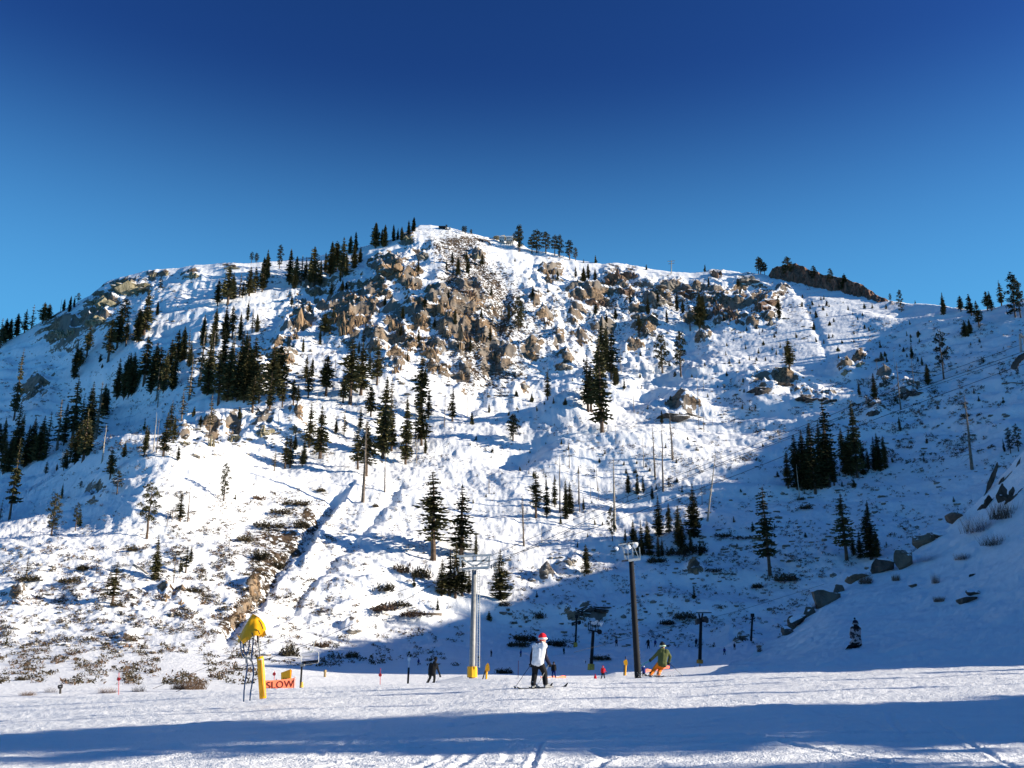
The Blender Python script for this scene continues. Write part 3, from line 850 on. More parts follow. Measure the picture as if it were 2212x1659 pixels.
def spray(V_, F_, a, b, w, rng, hang=0.5):
    """a flat needle spray from a to b, with a hanging fringe"""
    a = np.array(a); b = np.array(b); d = b - a
    side = np.cross(d, (0, 0, 1.0)); n_ = np.linalg.norm(side)
    side = side / n_ * w if n_ > 1e-6 else np.array([w, 0, 0])
    m = a + d * rng.uniform(0.35, 0.6)
    q = len(V_)
    V_ += [tuple(a), tuple(m + side + (0, 0, rng.uniform(-.1, .05) * w)), tuple(b), tuple(m - side + (0, 0, rng.uniform(-.1, .05) * w)), tuple(m - np.array([0, 0, hang * w]))]
    F_ += [(q, q + 1, q + 2), (q, q + 2, q + 3), (q, q + 4, q + 2)]

def fir_crown(seed, H=20.0, base=0.10, rmax=2.1, levels=36, per=7, gap=0.0, shape=0.75, one=0.0, thin=1.0):
    rng = np.random.default_rng(seed); V_ = []; F_ = []
    for i in range(levels):
        t = (i + rng.uniform(-.3, .3)) / levels; t = min(max(t, 0), 1)
        z = H * (base + (0.985 - base) * t)
        if rng.random() < gap: continue
        prof = (1 - t ** (1.0 + shape)) ** 0.95
        r = rmax * prof * rng.uniform(0.82, 1.10) + 0.10
        r *= 0.7 + 0.3 * min(1, t / 0.15)
        n = max(3, int(per * thin * (0.55 + 0.45 * (1 - t)) + rng.uniform(0, 1.4)))
        a0 = rng.uniform(0, 6.28)
        for k in range(n):
            a = a0 + 6.283 * k / n + rng.uniform(-.35, .35)
            cl = float(perlin(math.cos(a) * 1.1 + seed * 3.1, math.sin(a) * 1.1, z * 0.42))
            if cl < -0.45: continue
            L = r * rng.uniform(0.75, 1.08) * (0.92 + 0.75 * cl) * (1 + one * math.cos(a))
            L = max(L, 0.12)
            dx, dy = math.cos(a), math.sin(a)
            droop = rng.uniform(0.18, 0.42) * L
            segs = 3 if L > 1.1 else 2
            prev = np.array([0, 0, z])
            for s_ in range(segs):
                f = (s_ + 1) / segs
                cur = np.array([dx * L * f, dy * L * f, z - droop * f ** 0.8 + 0.10 * L * f * f]) + rng.normal(size=3) * 0.06 * L
                start = prev if s_ else np.array([dx * 0.05, dy * 0.05, z])
                spray(V_, F_, start - (cur - start) * 0.25, cur + (cur - start) * 0.25, (0.36 + 0.16 * L) * (1.1 - 0.45 * f) * rng.uniform(.7, 1.25), rng, 0.9)
                prev = cur
    spray(V_, F_, (0, 0, H * 0.93), (0.02, 0, H), 0.12, rng)
    return V_, F_

def puff(V_, F_, c, r, rng, n=34, flat=0.55):
    for _ in range(n):
        d = rng.normal(size=3); d /= np.linalg.norm(d); d[2] *= flat
        a = np.array(c) + d * r * rng.uniform(0.25, 0.8)
        spray(V_, F_, a, a + d * r * rng.uniform(0.35, 0.6) + (0, 0, 0.12 * r), r * rng.uniform(0.2, 0.34), rng, 0.6)

def pine_crown(seed, H=14.0, base=0.25, rmax=3.2, limbs=22, spread=1.0):
    rng = np.random.default_rng(seed); V_ = []; F_ = []; LV = MB()
    for i in range(limbs):
        t = (i + rng.uniform(-.4, .4)) / limbs; t = min(max(t, 0.0), 1)
        z = H * (base + (0.97 - base) * t)
        env = math.sin(math.pi * min(0.95, 0.22 + 0.74 * t)) ** 0.7 if t < 0.85 else 0.45
        a = i * 2.4 + rng.uniform(-.5, .5); L = rmax * env * rng.uniform(0.45, 1.1) * spread
        tip = np.array([math.cos(a) * L, math.sin(a) * L, z + rng.uniform(-0.06, 0.10) * L])
        LV.bar((0, 0, z - 0.1 * L), tuple(tip), 0.07)
        puff(V_, F_, tip, rng.uniform(0.95, 1.5), rng, 40)
        if L > 1.4: puff(V_, F_, tip * np.array([.6, .6, 0]) + np.array([0, 0, z]), rng.uniform(0.8, 1.2), rng, 26)
    puff(V_, F_, (0, 0, H * 0.97), 1.0, rng, 30, 0.9)
    return V_, F_, LV

def trunk_mb(seed, H, r0, r1=0.04, wob=0.10, n=7):
    rng = np.random.default_rng(seed); pts = []; rr_ = []
    for i in range(7):
        f = i / 6; pts.append((rng.normal() * wob * f, rng.normal() * wob * f, -0.6 + (H + 0.6) * f)); rr_.append(r0 * (1 - f) ** 0.8 + r1 + (0.12 * r0 if i == 0 else 0))
    return MB().tube(pts, rr_, n)

def snag_mb(seed, H, r0, nbr, blen, top=0.03):
    rng = np.random.default_rng(seed); m = trunk_mb(seed, H, r0, top, 0.12)
    b = MB()
    for i in range(nbr):
        t = rng.uniform(0.16, 0.98); z = H * t; a = rng.uniform(0, 6.28); L = blen * (1.05 - t) ** 0.5 * rng.uniform(0.35, 1.1)
        p0 = (0, 0, z); p1 = (math.cos(a) * L * .6, math.sin(a) * L * .6, z + rng.uniform(-.35, .1) * L); p2 = (math.cos(a) * L, math.sin(a) * L, z + rng.uniform(-.55, .15) * L)
        b.tube([p0, p1, p2], [0.05 + 0.03 * (1 - t), 0.035, 0.012], 3, False)
    return m, b

KINDS = {}
def reg(k, trunk, crown, H, noun, cat, tname='tree'):
    KINDS.setdefault(k, []).append((trunk, crown, H, noun, cat, tname))
def mk(name, mb, mat):
    me = bpy.data.meshes.new(name); me.from_pydata(mb.v, [], mb.f); me.materials.append(mat); return me
for i in range(5):
    H = 20.0
    V_, F_ = fir_crown(10 + i, H, 0.05 + 0.03 * (i % 3), [2.0, 2.3, 1.8, 2.5, 2.1][i], 44, 9, 0.04, [0.9, 0.5, 1.5, 0.7, 2.2][i])
    reg('f', mk('trunk', trunk_mb(i, H * .96, 0.30), M_BARK), tri_mesh('crown', V_, F_, M_FIR), H, 'fir tree', 'fir', 'fir_tree')
for i in range(5):
    H = 20.0
    V_, F_ = fir_crown(30 + i, H, 0.16 + 0.05 * (i % 3), [2.3, 2.7, 2.2, 2.6, 3.0][i], 32, 7, 0.14, [0.9, 1.3, 2.2, 0.6, 1.6][i], 0.25 * (i % 2), 0.9)
    reg('t', mk('trunk', trunk_mb(20 + i, H * .97, 0.34), M_BARK), tri_mesh('crown', V_, F_, M_FIR), H, 'ragged fir tree', 'fir', 'fir_tree')
for i in range(3):
    H = 20.0
    V_, F_ = fir_crown(50 + i, H, 0.14 + 0.08 * i, [1.9, 2.3, 2.0][i], 22, 5, 0.3, 0.5, 0.0, 0.7)
    reg('y', mk('trunk', trunk_mb(40 + i, H * .97, 0.30), M_DEADW), tri_mesh('crown', V_, F_, M_DRY), H, 'thin yellowish fir tree', 'fir', 'fir_tree')
for i in range(5):
    H = 14.0
    V_, F_, LV = pine_crown(60 + i, H, [0.22, 0.3, 0.12, 0.18, 0.35][i], [3.2, 2.9, 3.4, 2.6, 3.6][i], [20, 18, 24, 22, 16][i])
    tk = trunk_mb(55 + i, H * .96, 0.34, 0.05, 0.2); tk.add(LV.v, LV.f)
    reg('p', mk('trunk', tk, M_BARK), tri_mesh('crown', V_, F_, M_PINE), H, 'broad pine tree', 'pine', 'pine_tree')
for i in range(4):
    H = 18.0
    m_, b_ = snag_mb(70 + i, H, 0.36, [60, 80, 46, 70][i], [2.0, 2.4, 1.6, 2.2][i])
    mt = M_PALEW if i == 2 else M_DEADW
    reg('d', mk('trunk', m_, mt), mk('branches', b_, mt), H, 'bare branched dead tree', 'dead tree', 'dead_tree')
for i in range(3):
    H = 14.0
    m_, b_ = snag_mb(80 + i, H, 0.30, 9, 0.9, 0.07)
    mt = [M_DEADW, M_PALEW, M_DEADW][i]; m_.add(b_.v, b_.f)
    reg('k', mk('trunk', m_, mt), None, H, 'bare dead trunk', 'dead tree', 'dead_tree')
for i in range(4):
    H = 3.0
    V_, F_ = fir_crown(90 + i, H, 0.06, [0.7, 0.85, 0.6, 0.95][i], 13, 6, 0.05, 0.1)
    reg('s', mk('trunk', trunk_mb(90 + i, H * .9, 0.06, 0.012, 0.03, 5), M_BARK), tri_mesh('crown', V_, F_, M_FIR), H, 'young fir', 'fir', 'young_fir')
HALFW = {'f': 0.125, 't': 0.15, 'y': 0.12, 'p': 0.25, 'd': 0.11, 'k': 0.04, 's': 0.25}
# ------------------------------------------------------------------ every tree: kind, x, foot, height in the crop it was read from
def T(ox, oy, s, txt):
    out = []
    for q in txt.split():
        k = q[0]; a = q[1:].split(',')
        x, y, h = float(a[0]), float(a[1]), float(a[2]); wf = float(a[3]) if len(a) > 3 else 1.0
        out.append((k, ox + x * s, oy + y * s, h * s, wf))
    return out
q_ = 0.2859
TREES = []
TREES += T(0, 406.6, q_, '''f-15,1170,190 f20,1140,160 f60,1130,150 f120,1120,180 t185,1090,180 f240,1060,185 t320,1025,170 t365,1000,130 k455,940,110 f480,930,100 f520,935,130 f560,900,90 p590,860,70 p0,1210,160
 t655,1280,250 f560,1440,270 f600,1350,160 t815,1310,330 t880,1215,330 p930,1020,180 t950,1195,220 f1035,1160,260 f1090,1110,360 f1120,1000,200 f1185,965,120 p1210,765,90
 f1640,890,210 t1720,880,290 f1690,810,130 f1760,835,200 f1810,815,180 t1880,820,230 f1930,790,200 f1985,765,250 f2010,690,230 p1900,562,78 p1938,560,70
 f1530,1185,240 f1610,1185,290 f1700,1155,270 f1750,1150,270 f1810,1145,220 f1870,1010,170 f1900,1085,180 f1500,1500,420 f1570,1560,440 t1650,1630,420 f1720,1600,450 f1790,1600,540 f1850,1600,500 f1895,1560,450 y1430,1600,330 f1600,1400,330 f1680,1420,360 f1760,1400,360 f1840,1420,350
 f880,1590,310 f940,1590,330 f1000,1560,330 f970,1480,240 s1050,1460,95 t1090,1480,370 f1150,1540,390 f1200,1530,340 f1240,1540,320 f1300,1530,330 f1330,1340,270 f1380,1325,290 f1420,1280,220 f1180,1600,260 f1270,1430,300
 s755,1310,65 s770,1360,40''')
TREES += T(0, 813.3, q_, '''t108,330,560,.5 t95,620,460,.55 t70,1090,640,.5 t5,700,280 y0,1100,190 f430,560,390 f480,530,340 t550,480,500 y600,450,330 f660,500,470 f720,480,450 f770,300,250 f800,300,210 f340,620,370 f290,640,350 f230,650,350 f180,680,320 t590,620,300 t630,640,400 y700,480,250 f660,600,260 f560,660,290 f480,720,190 f510,700,130 f430,720,70 f120,640,330 f60,720,300 f20,560,260 f150,520,240
 d775,650,290 k1160,565,300 k1180,575,260 d1185,235,190 t1235,605,340 t1280,405,230 f1310,480,200 y1370,330,245 y1590,420,300 t1510,400,110 s1465,300,80 s1810,320,100 t1905,278,290 t2035,250,290 t2105,157,210
 f1340,632,115 f935,615,130 f1090,590,230 s1100,400,90 t830,782,250 p880,885,170 f470,930,130 p390,1200,310,.8 p570,1170,210,.7 p610,850,60 p1690,940,280,.75 p1110,1230,420,.95 t1360,1095,240 d1415,1100,300 k1262,1130,180 k1300,1100,195 f1175,1540,350 f1310,1560,190 f1405,1480,210 f1440,1400,130 s1775,930,55 k1935,815,95 t340,760,120 s600,1130,120''')
TREES += T(0, 1186, .2851, '''t850,420,335 y195,240,200 s1380,170,90 s45,720,60''')
TREES += T(542, 406.6, q_, '''p210,605,175,.7 f290,725,270 f380,735,230 f330,765,260 f410,705,190 f480,735,300,.9 f520,745,210 f445,725,210 f600,665,270 f640,625,230 f690,665,300 f720,665,180 f750,495,140 f795,485,160 f780,605,190 f820,565,130 f560,640,160 f660,560,160
 f940,447,195,1.3 f1010,442,175,1.2 f985,432,130 f1075,402,135 f1105,392,95 f1135,392,105 f1190,345,110,1.2 f1230,325,112,1.5 p1480,317,42 p1600,335,50 p1620,358,72 p1665,352,42 p2030,482,200,.6 p1990,430,90 p2120,492,135
 f690,775,90 f725,765,70 t605,805,95 s1090,602,65 t1265,635,100 k1385,572,90 t1520,582,115 t1625,572,95 t1750,592,100 f1560,662,150 f1640,645,120 t555,1115,185 t620,1005,120 p2040,1060,210,.7 t1130,1118,85 t140,1650,470 t205,1562,400 t570,1565,310 k640,1372,170 t750,1635,510 t835,1560,400 t415,1462,210 f465,1425,150 t950,1485,310 k500,1625,90 t320,1645,210 t350,1625,155 t850,1180,120 t310,900,90 t430,980,110 t1310,930,120''')
TREES += T(542, 813.3, q_, '''f990,625,640,.75 f1055,365,370 f1065,565,310 f1165,662,520,.9 t1290,315,480 k1240,522,260 t1285,522,310 f1320,582,150 t1340,315,210 t820,402,190 y700,452,200 f645,432,135 f520,622,410,1.1 t440,535,340 f400,662,210 t260,692,250 t295,692,250 y175,712,170 t865,752,420 f810,702,320 d845,947,620 d1015,872,300 d1800,892,200 t1380,1392,690 t1590,1372,560 f1700,1345,175 f1500,1650,360,2.0 f1600,1660,330,2.1 f1440,1645,270,1.9 f1880,1690,390,1.8 f1545,1665,300,2.0 d2060,1282,390 t1520,342,260 s1800,272,75 k1460,382,230 s1675,362,95 p1980,487,195 s2000,152,55 s2120,192,65 s1235,1585,105 f1555,1600,380,1.1 f1650,1640,200 f330,560,130''')
TREES += T(1084.3, 440.5, q_, '''p135,362,200,.6 p260,372,175 k277,374,150 p330,372,155 p400,392,155 p440,402,165 p510,422,145 p560,432,100 s620,447,32 s710,442,55 s1090,502,48 s1530,502,45 p1945,507,105 p2000,502,62
 t560,562,95 f620,602,135 f650,572,125 f710,592,115 f420,582,85 s100,442,42 f1105,832,150 f1180,782,130 f1320,812,150 f1370,832,125 f1490,925,270,1.1 f1530,902,235 f1500,982,110 y1420,952,195 k845,902,155 t710,842,95 t1035,1002,170 s1675,887,65 t1790,642,85 t2095,872,175 f975,772,120 f790,900,80
 t760,1305,430,.7 t825,1322,400,.8 f790,1255,360,.7 f740,1055,140 k900,1282,195 f855,1372,155 f870,1362,145 s920,1402,95 k1040,1292,95 p1210,1272,290,.95 p1350,1302,330,.75 t650,1572,440 t670,1572,360 t340,1482,245 k1480,1472,185 k1520,1412,145 p130,962,250,.6 s225,1492,60 s480,1512,52 s115,1462,50 s390,1502,42''')
TREES += [('t', 1300.5, 936, 215, .62), ('t', 1296, 880, 160, .6)]
TREES += T(1602, 508.3, q_, '''p1205,582,165,.55 f1530,602,175 t1655,582,132 t1735,607,172 t1800,692,205 t1860,572,155 t1890,572,155 t1965,532,195 p2070,622,335,.6 p2110,622,300,.6 k2015,542,80 s1310,517,28 p140,272,98 p185,262,52 p375,222,55,1.3 p565,267,35 p690,312,58 s800,332,45 p1130,472,32
 f1690,762,125,1.3 f1730,742,115,1.2 p1525,1092,365,.65 f1410,1132,165,1.2 f1365,982,75 f1290,932,115 s1050,852,52 s1060,942,65 s1095,962,55 f1010,1252,215,1.3 f890,1212,105 k1205,1312,360 k1300,1142,225 k1030,1042,125 k1160,1012,115 t285,632,115 t360,1012,235 f1200,1482,115 p2085,1062,80
 s550,712,65 s410,772,44 s560,812,46 s235,872,44 s295,852,52 s130,892,42 s265,902,44 s30,862,44 s930,552,44 s985,552,44 s805,572,44 s560,622,54 s910,612,34 s1095,557,44 s460,542,44 s700,657,34 s600,492,34 s880,640,30 s660,780,40 s620,820,36 s1250,760,40 s1330,770,44 s1280,780,36 s180,950,36 s60,940,36''')
TREES += T(1602, 914.9, q_, '''f350,485,280,1.2 f420,495,420 f490,485,450 f560,535,550,.9 f600,485,510 t660,475,680,.8 f640,480,440 f780,385,360,1.1 f830,395,380 f880,405,590,.8 f920,385,260 f1010,355,260,1.1 f1050,358,300 f1085,345,255 f960,345,150 f450,500,330 f530,500,420 f700,470,330 f810,390,300
 d1740,348,570 p2030,225,190,.8 p2090,205,190,.8 f1985,215,105 t215,1145,690,.8 t790,1028,515,.8 f750,705,140 f955,715,140 f980,1025,380,1.3 f900,1015,210,1.2 f1030,990,200,1.2 s85,812,75 k440,562,255 s270,402,45 s850,482,65 f850,1000,180''')
TREES += T(1084.3, 847.1, q_, '''p85,368,200 f1205,243,110 d1160,632,370 k1215,742,490 d1290,512,380 k850,523,62 k440,912,440 t255,952,360 f340,952,310 f400,862,240 f480,962,310 f515,922,250 k590,912,240 f620,892,110 k670,802,140 k730,822,130 d850,1052,560 p835,1122,260,.5 f955,762,155 f1020,772,155 f1070,762,130 f1140,802,110 p1260,722,75 d170,1162,370 k300,1142,155 d1555,972,550 k1510,852,185 f1455,1095,410 f1330,1155,310 f1260,1065,230 f1190,1095,320 f1360,1205,230 f930,1135,110 f990,1155,200 f1060,1235,280 f1110,1235,260 f1180,1245,170 f1015,1240,200 s1500,1235,120 f640,1372,230,1.2 s1450,1562,105 k1490,282,180 k1525,302,190 k1595,252,85 f1095,1150,200 f1430,1180,150 f1210,1235,130
 s135,592,34 s240,642,54 s580,612,54 s440,992,64 s1020,552,44 s650,1092,34 s575,1172,44 s700,1000,40 s760,1010,36 s200,620,36 s330,640,30 s1090,560,30''')
TREES += [('f', u_, v_, h_, .9) for u_, v_, h_ in ((690,745,34),(735,610,30),(775,765,30),(830,660,26),(870,690,34),(905,740,30),(940,710,28),(970,650,26),(985,700,34),(1015,760,38),(1040,690,28),(1060,640,26),(880,790,34),(920,830,40),(800,800,40),(655,760,34),(1060,740,36),(1100,690,30),(1150,640,26),(1330,690,30),(1440,700,34),(1530,620,24),(1600,640,24),(965,585,26),(1010,590,30))]
TREES += [('s', 1057, 1341, 23, 1), ('s', 945, 1321, 32, 1), ('s', 1160, 1290, 14, 1)]
tr = random.Random(3)
_more = []
for (k, u, v, h, wf) in TREES:
    if k == 'f' and u < 720 and 40 < h and v > 570 and tr.random() < 0.42:
        _more.append((tr.choice('fft'), u + tr.uniform(-16, 16), v + tr.uniform(-12, 8), h * tr.uniform(0.55, 0.9), wf))
TREES += _more
TREES += [(k_, u_, v_, h_, 1) for k_, u_, v_, h_ in (('t',800,900,70),('t',830,960,90),('k',900,1000,60),('k',1010,900,55),('t',905,905,60),('k',1230,1010,60),('k',1330,960,46),('k',1390,1010,70),('t',610,880,60),('t',665,860,70),('f',700,835,60),('d',1250,1090,80),('k',1290,1060,60),('t',560,870,80),('k',600,930,50),('t',740,870,60),('k',1370,890,50))]
items = []
for (k, u, v, h, wf) in TREES:
    p = ground(u, v)
    k_top = kv(v - h); Ht = (CAMZ + k_top * p[1]) - p[2]
    if k == 'f' and h > 45 and u < 1000 and tr.random() < 0.45: k = tr.choice('ttty')
    var = tr.choice(KINDS[k]); trunk, crown, H0, noun, cat, tn = var
    sz = Ht / H0 * 1.02
    want = HALFW[k] * Ht * wf * tr.uniform(0.72, 1.12)
    half = {'f': 1.75, 't': 1.85, 'y': 1.5, 'p': 3.2, 'd': 2.0, 'k': 0.9, 's': 0.8}[k]
    sx = min(max(want / half, 0.55 * sz), 1.9 * sz)
    lean = tr.uniform(-0.03, 0.03)
    if k == 'd' and abs(u - 1529) < 4: lean = 0.17
    t = thing(tn, '', cat, tuple(p - np.array([0, 0, 0.02 * Ht])), (tr.uniform(-.02, .02), lean, tr.uniform(0, 6.28) if not lean > 0.1 else 0), (sx, sx, sz))
    inst('trunk', trunk, t)
    if crown:
        cr_ = inst('branches' if k == 'd' else 'crown', crown, t)
        if k == 'd': cr_['kind'] = 'stuff'
    hp = h * 1024 / 2212
    adj = ('very tall' if hp > 75 else 'tall' if hp > 45 else 'middling' if hp > 24 else 'small' if hp > 11 else 'tiny')
    if k == 's': adj = ''
    items.append(dict(obj=t, u=u, v=v, noun=noun, adj=adj, cat=cat))
N_LISTED = len(items)

# saplings dotted over the upper right snowfield, the dome and the valley side: each one a tree
SAPL = [(1560,640,1880,800,46),(1000,950,1500,1090,44),(1380,760,1640,900,26),(1850,700,2200,960,34),(1500,960,2100,1200,22),(1080,620,1280,900,14)]
for (a, b, c, d, n) in SAPL:
    m = 0
    while m < n:
        u = tr.uniform(a, c); v = tr.uniform(b, d)
        if v < ridge_v(u) + 14 or any(abs(u - t_[1]) < 5 and abs(v - t_[2]) < 4 for t_ in TREES): continue
        m += 1
        p = ground(u, v); h = tr.uniform(5, 13); Ht = h / FOC * p[1] * 1.03
        trunk, crown, H0, noun, cat, tn = tr.choice(KINDS['s'])
        sz = Ht / H0; sx = sz * tr.uniform(0.8, 1.3)
        t = thing(tn, '', cat, tuple(p), (0, 0, tr.uniform(0, 6.28)), (sx, sx, sz))
        inst('trunk', trunk, t); inst('crown', crown, t)
        items.append(dict(obj=t, u=u, v=v, noun=noun, adj='', cat=cat))
name_all(items, 'trees')

# ------------------------------------------------------------------ brush, too many to count
def shrub_tris(n, rng, r, flat=0.7):
    d = rng.normal(size=(n, 3)); d /= np.linalg.norm(d, axis=1)[:, None]; d[:, 2] = np.abs(d[:, 2]) * flat
    c = d * rng.uniform(0.35, 1.0, (n, 1)) * r
    e = rng.normal(size=(n, 3, 3)) * 0.21 * r
    return c[:, None] + e
REG_SHRUB = [  # u0,v0,u1,v1, count, size m, cluster threshold
 (-20,1180,560,1480, 2700, 0.85, -0.02),(330,1060,720,1340, 1500, 0.9, 0.05),(560,600,1560,1000, 2200, 0.9, 0.06),(640,960,1560,1180, 1300, 0.6, 0.10),(940,560,1100,820, 700, 1.4, -0.05),(560,1250,1000,1440, 500, 0.8, 0.1),(700,1080,1000,1240, 380, 0.7, 0.12),
 (0,760,420,1000, 900, 1.5, 0.0),(60,980,560,1180, 420, 0.8, 0.15),(620,800,960,1000, 450, 0.8, 0.12),(560,600,1090,800, 1100, 1.5, 0.05),(1000,680,1140,860, 700, 1.2, 0.0),
 (870,490,1060,580, 420, 1.0, 0.0),(1090,590,1480,800, 900, 1.3, 0.08),(1480,600,1760,720, 420, 1.2, 0.05),(1600,640,1900,820, 260, 0.7, 0.15),(1560,820,2150,1000, 1500, 1.3, 0.04),
 (1450,950,2212,1250, 2200, 0.85, 0.02),(1100,1180,1750,1400, 1700, 0.75, 0.03),(1080,900,1520,1090, 420, 0.6, 0.12),(1840,690,2212,900, 1000, 1.2, 0.02),(180,580,420,700, 300, 1.2, 0.0),(620,1360,1000,1440, 160, 0.9, 0.1)]
def build_brush(name, mat, share, seed):
    rng = np.random.default_rng(seed); T_ = []
    for (a, b, c, d, n, sz, th) in REG_SHRUB:
        u = rng.uniform(a, c, int(n * 3 * share)); v = rng.uniform(b, d, int(n * 3 * share))
        cl = fbm(u / 42, v / 20, 1.3, 4)
        keep = (cl > th) & (v > np.interp(u, RU, RV) + 6)
        u, v = u[keep][:int(n * share)], v[keep][:int(n * share)]
        for uu, vv in zip(u, v):
            p = ground(uu, vv)
            T_.append(shrub_tris(15, rng, sz * rng.uniform(0.3, 1.15), 1.0) * np.array([1.05, 1.0, 1.0]) + p)
    T_ = np.concatenate(T_); n = len(T_)
    o = mesh_obj(name, T_.reshape(-1, 3), np.arange(n * 3).reshape(-1, 3), mat)
    o['kind'] = 'stuff'
    tag(o, 'low dark manzanita scattered over the snowy mountain' if share > .5 else 'low brown brush poking through the snow', 'shrubs')
build_brush('shrubbery', M_SHRUB, 0.65, 5)
build_brush('undergrowth', M_BRUSH, 0.35, 6)

# loose stones
rng = np.random.default_rng(77); VV = []; FF = []
for (a, b, c, d, n, sz) in ((560,580,1100,860,900,1.1),(1090,600,1480,780,420,0.9),(1480,620,1760,740,260,0.9),(1500,780,2212,1250,800,0.8),(1080,1180,1750,1400,420,0.7),(160,590,420,720,160,1.0),(330,920,700,990,160,0.8),(0,1180,600,1420,200,0.6)):
    k = 0
    while k < n:
        u = rng.uniform(a, c); v = rng.uniform(b, d); k += 1
        if v < ridge_v(u) + 6 or perlin(u / 50, v / 22, 7.7) < 0.02: continue
        p = ground(u, v); s_ = sz * rng.uniform(0.3, 1.0) ** 1.5 * 1.7
        st, fc = cut_stone(rng, 1, 6)
        st = st * s_ * np.array([rng.uniform(.8, 1.6), 1, rng.uniform(.5, .9)]) + p
        q = len(VV); VV += [tuple(x) for x in st]; FF += [tuple(i + q for i in t) for t in fc]
o = mesh_obj('scree', VV, FF, M_GREY); o['kind'] = 'stuff'; tag(o, 'loose stones strewn over the snow', 'stones')

# larger bushes, each on its own
def bush_mesh(name, seed, mat, n=620, twig=False):
    rng = np.random.default_rng(seed); cs = rng.uniform(-.75, .75, (9, 3)) * np.array([1, 1, 0]) ; rs = rng.uniform(.25, .6, 9)
    k_ = rng.integers(0, 9, n); dd = rng.normal(size=(n, 3)); dd /= np.linalg.norm(dd, axis=1)[:, None]; dd[:, 2] = np.abs(dd[:, 2]) * 1.1
    ct = cs[k_] + dd * (rs[k_] * rng.uniform(.3, 1.0, n))[:, None]
    e_ = rng.normal(size=(n, 3, 3)) * .055; e_[:, 1] += dd * .16
    t = ct[:, None] + e_
    if twig:
        V_ = []; F_ = []
        for i in range(260):
            a = rng.uniform(0, 6.28); l = rng.uniform(.5, 1.1); x, y = rng.uniform(-.6, .6, 2)
            q = len(V_); V_ += [(x, y, 0), (x + .02, y, 0), (x + math.cos(a) * .4 * l, y + math.sin(a) * .4 * l, l)]; F_ += [(q, q + 1, q + 2)]
        return tri_mesh(name, V_, F_, mat)
    return tri_mesh(name, [tuple(p) for p in t.reshape(-1, 3)], [tuple(x) for x in np.arange(n * 3).reshape(-1, 3)], mat)
BUSH = {'d': [bush_mesh('bush', i, M_SHRUB) for i in range(3)], 'r': [bush_mesh('bush', 10 + i, M_BRUSH) for i in range(3)], 'w': [bush_mesh('bush', 20 + i, M_BRUSH, twig=True) for i in range(3)]}
BUSHES = [('d',625,1416,44,30),('r',870,1235,34,26),('d',912,1250,46,36),('d',830,1278,42,26),('r',690,1400,34,18),('d',760,1420,30,18),('d',1088,1455,34,16),('d',1165,1335,26,20),('d',1200,1395,44,20),('d',1120,1395,40,18),
 ('d',1135,1385,54,22),('r',900,1330,60,20),('r',820,1320,90,22),('d',860,1310,60,16),('d',1090,1310,26,16),('d',1300,1425,40,14),('d',1480,1335,50,20),('d',1440,1350,40,14),('d',1690,1255,72,22),('d',1640,1270,26,14),('d',1540,1235,40,14),
 ('d',1460,1200,56,24),('d',1500,1195,60,24),('d',1560,1160,40,14),('r',1610,1165,44,12),('d',1420,1215,40,18),('w',110,1496,40,12),('w',230,1497,50,12),('w',300,1494,40,12),('w',420,1490,66,22),('w',385,1490,40,16),('w',60,1502,40,9),
 ('d',45,1470,26,12),('d',62,1448,20,10),('d',1740,1100,30,16),('d',1660,1145,24,12),('d',2140,1200,20,10),('d',2090,900,26,12),('r',1900,780,22,12),('d',1730,1080,20,10),('d',250,1310,24,14),('d',175,1230,36,16),('d',150,1258,40,18),('d',60,1255,60,16),
 ('r',560,1080,30,14),('d',640,1090,60,20),('d',610,1110,56,18),('d',580,1140,60,22),('d',530,1170,40,20),('d',650,1140,34,24),('d',560,1210,36,30),('d',600,1230,30,26),('d',690,1060,26,12),('d',810,1095,18,10),('d',420,1280,30,16),('d',290,1190,30,14)]
items = []
for (k, u, v, w, h) in BUSHES:
    p = ground(u, v); sc = p[1] / FOC
    o = inst('bush', tr.choice(BUSH[k]), None, tuple(p), (0, 0, tr.uniform(0, 6.28)), (w * sc * .55, w * sc * .5, h * sc * 1.15))
    items.append(dict(obj=o, u=u, v=v, noun={'d': 'dark bush', 'r': 'brown bush', 'w': 'clump of dry twigs'}[k], adj='wide' if w > 42 else 'small', cat='bush'))
name_all(items, 'bushes')
# brush on the near slope
for (u, v, w, h, lab) in ((1870,1262,36,14,'bare brown bush on the crest of the near slope'),(2000,1212,60,14,'spreading dry bush above the rounded boulder'),(2110,1150,90,26,'wide tangle of dry twigs below the dark upright rocks'),(2170,1120,70,26,'dry bush at the right edge under the dark rocks'),
      (2020,1260,22,14,'reddish dry bush on the snow of the near slope'),(1935,1255,22,10,'small bush just below the rounded boulder'),(2080,1210,40,10,'low dry bush in the snow of the near slope'),(2030,1300,30,8,'tiny tuft beside the dark slabs'),(1640,1408,14,12,'scraggly little bush on the lower edge of the near slope'),(1760,1305,30,10,'dry twigs in front of the square grey boulder'),(2150,1180,70,16,'dry bush lowest in the tangle at the right')):
    p = on_slope(u, v); sc = p[1] / FOC
    o = inst('bush', tr.choice(BUSH['w']), None, tuple(p), (0, 0, tr.uniform(0, 6.28)), (w * sc * .6, w * sc * .5, h * sc * 1.7))
    tag(o, lab, 'bush', 'bushes on the near slope')

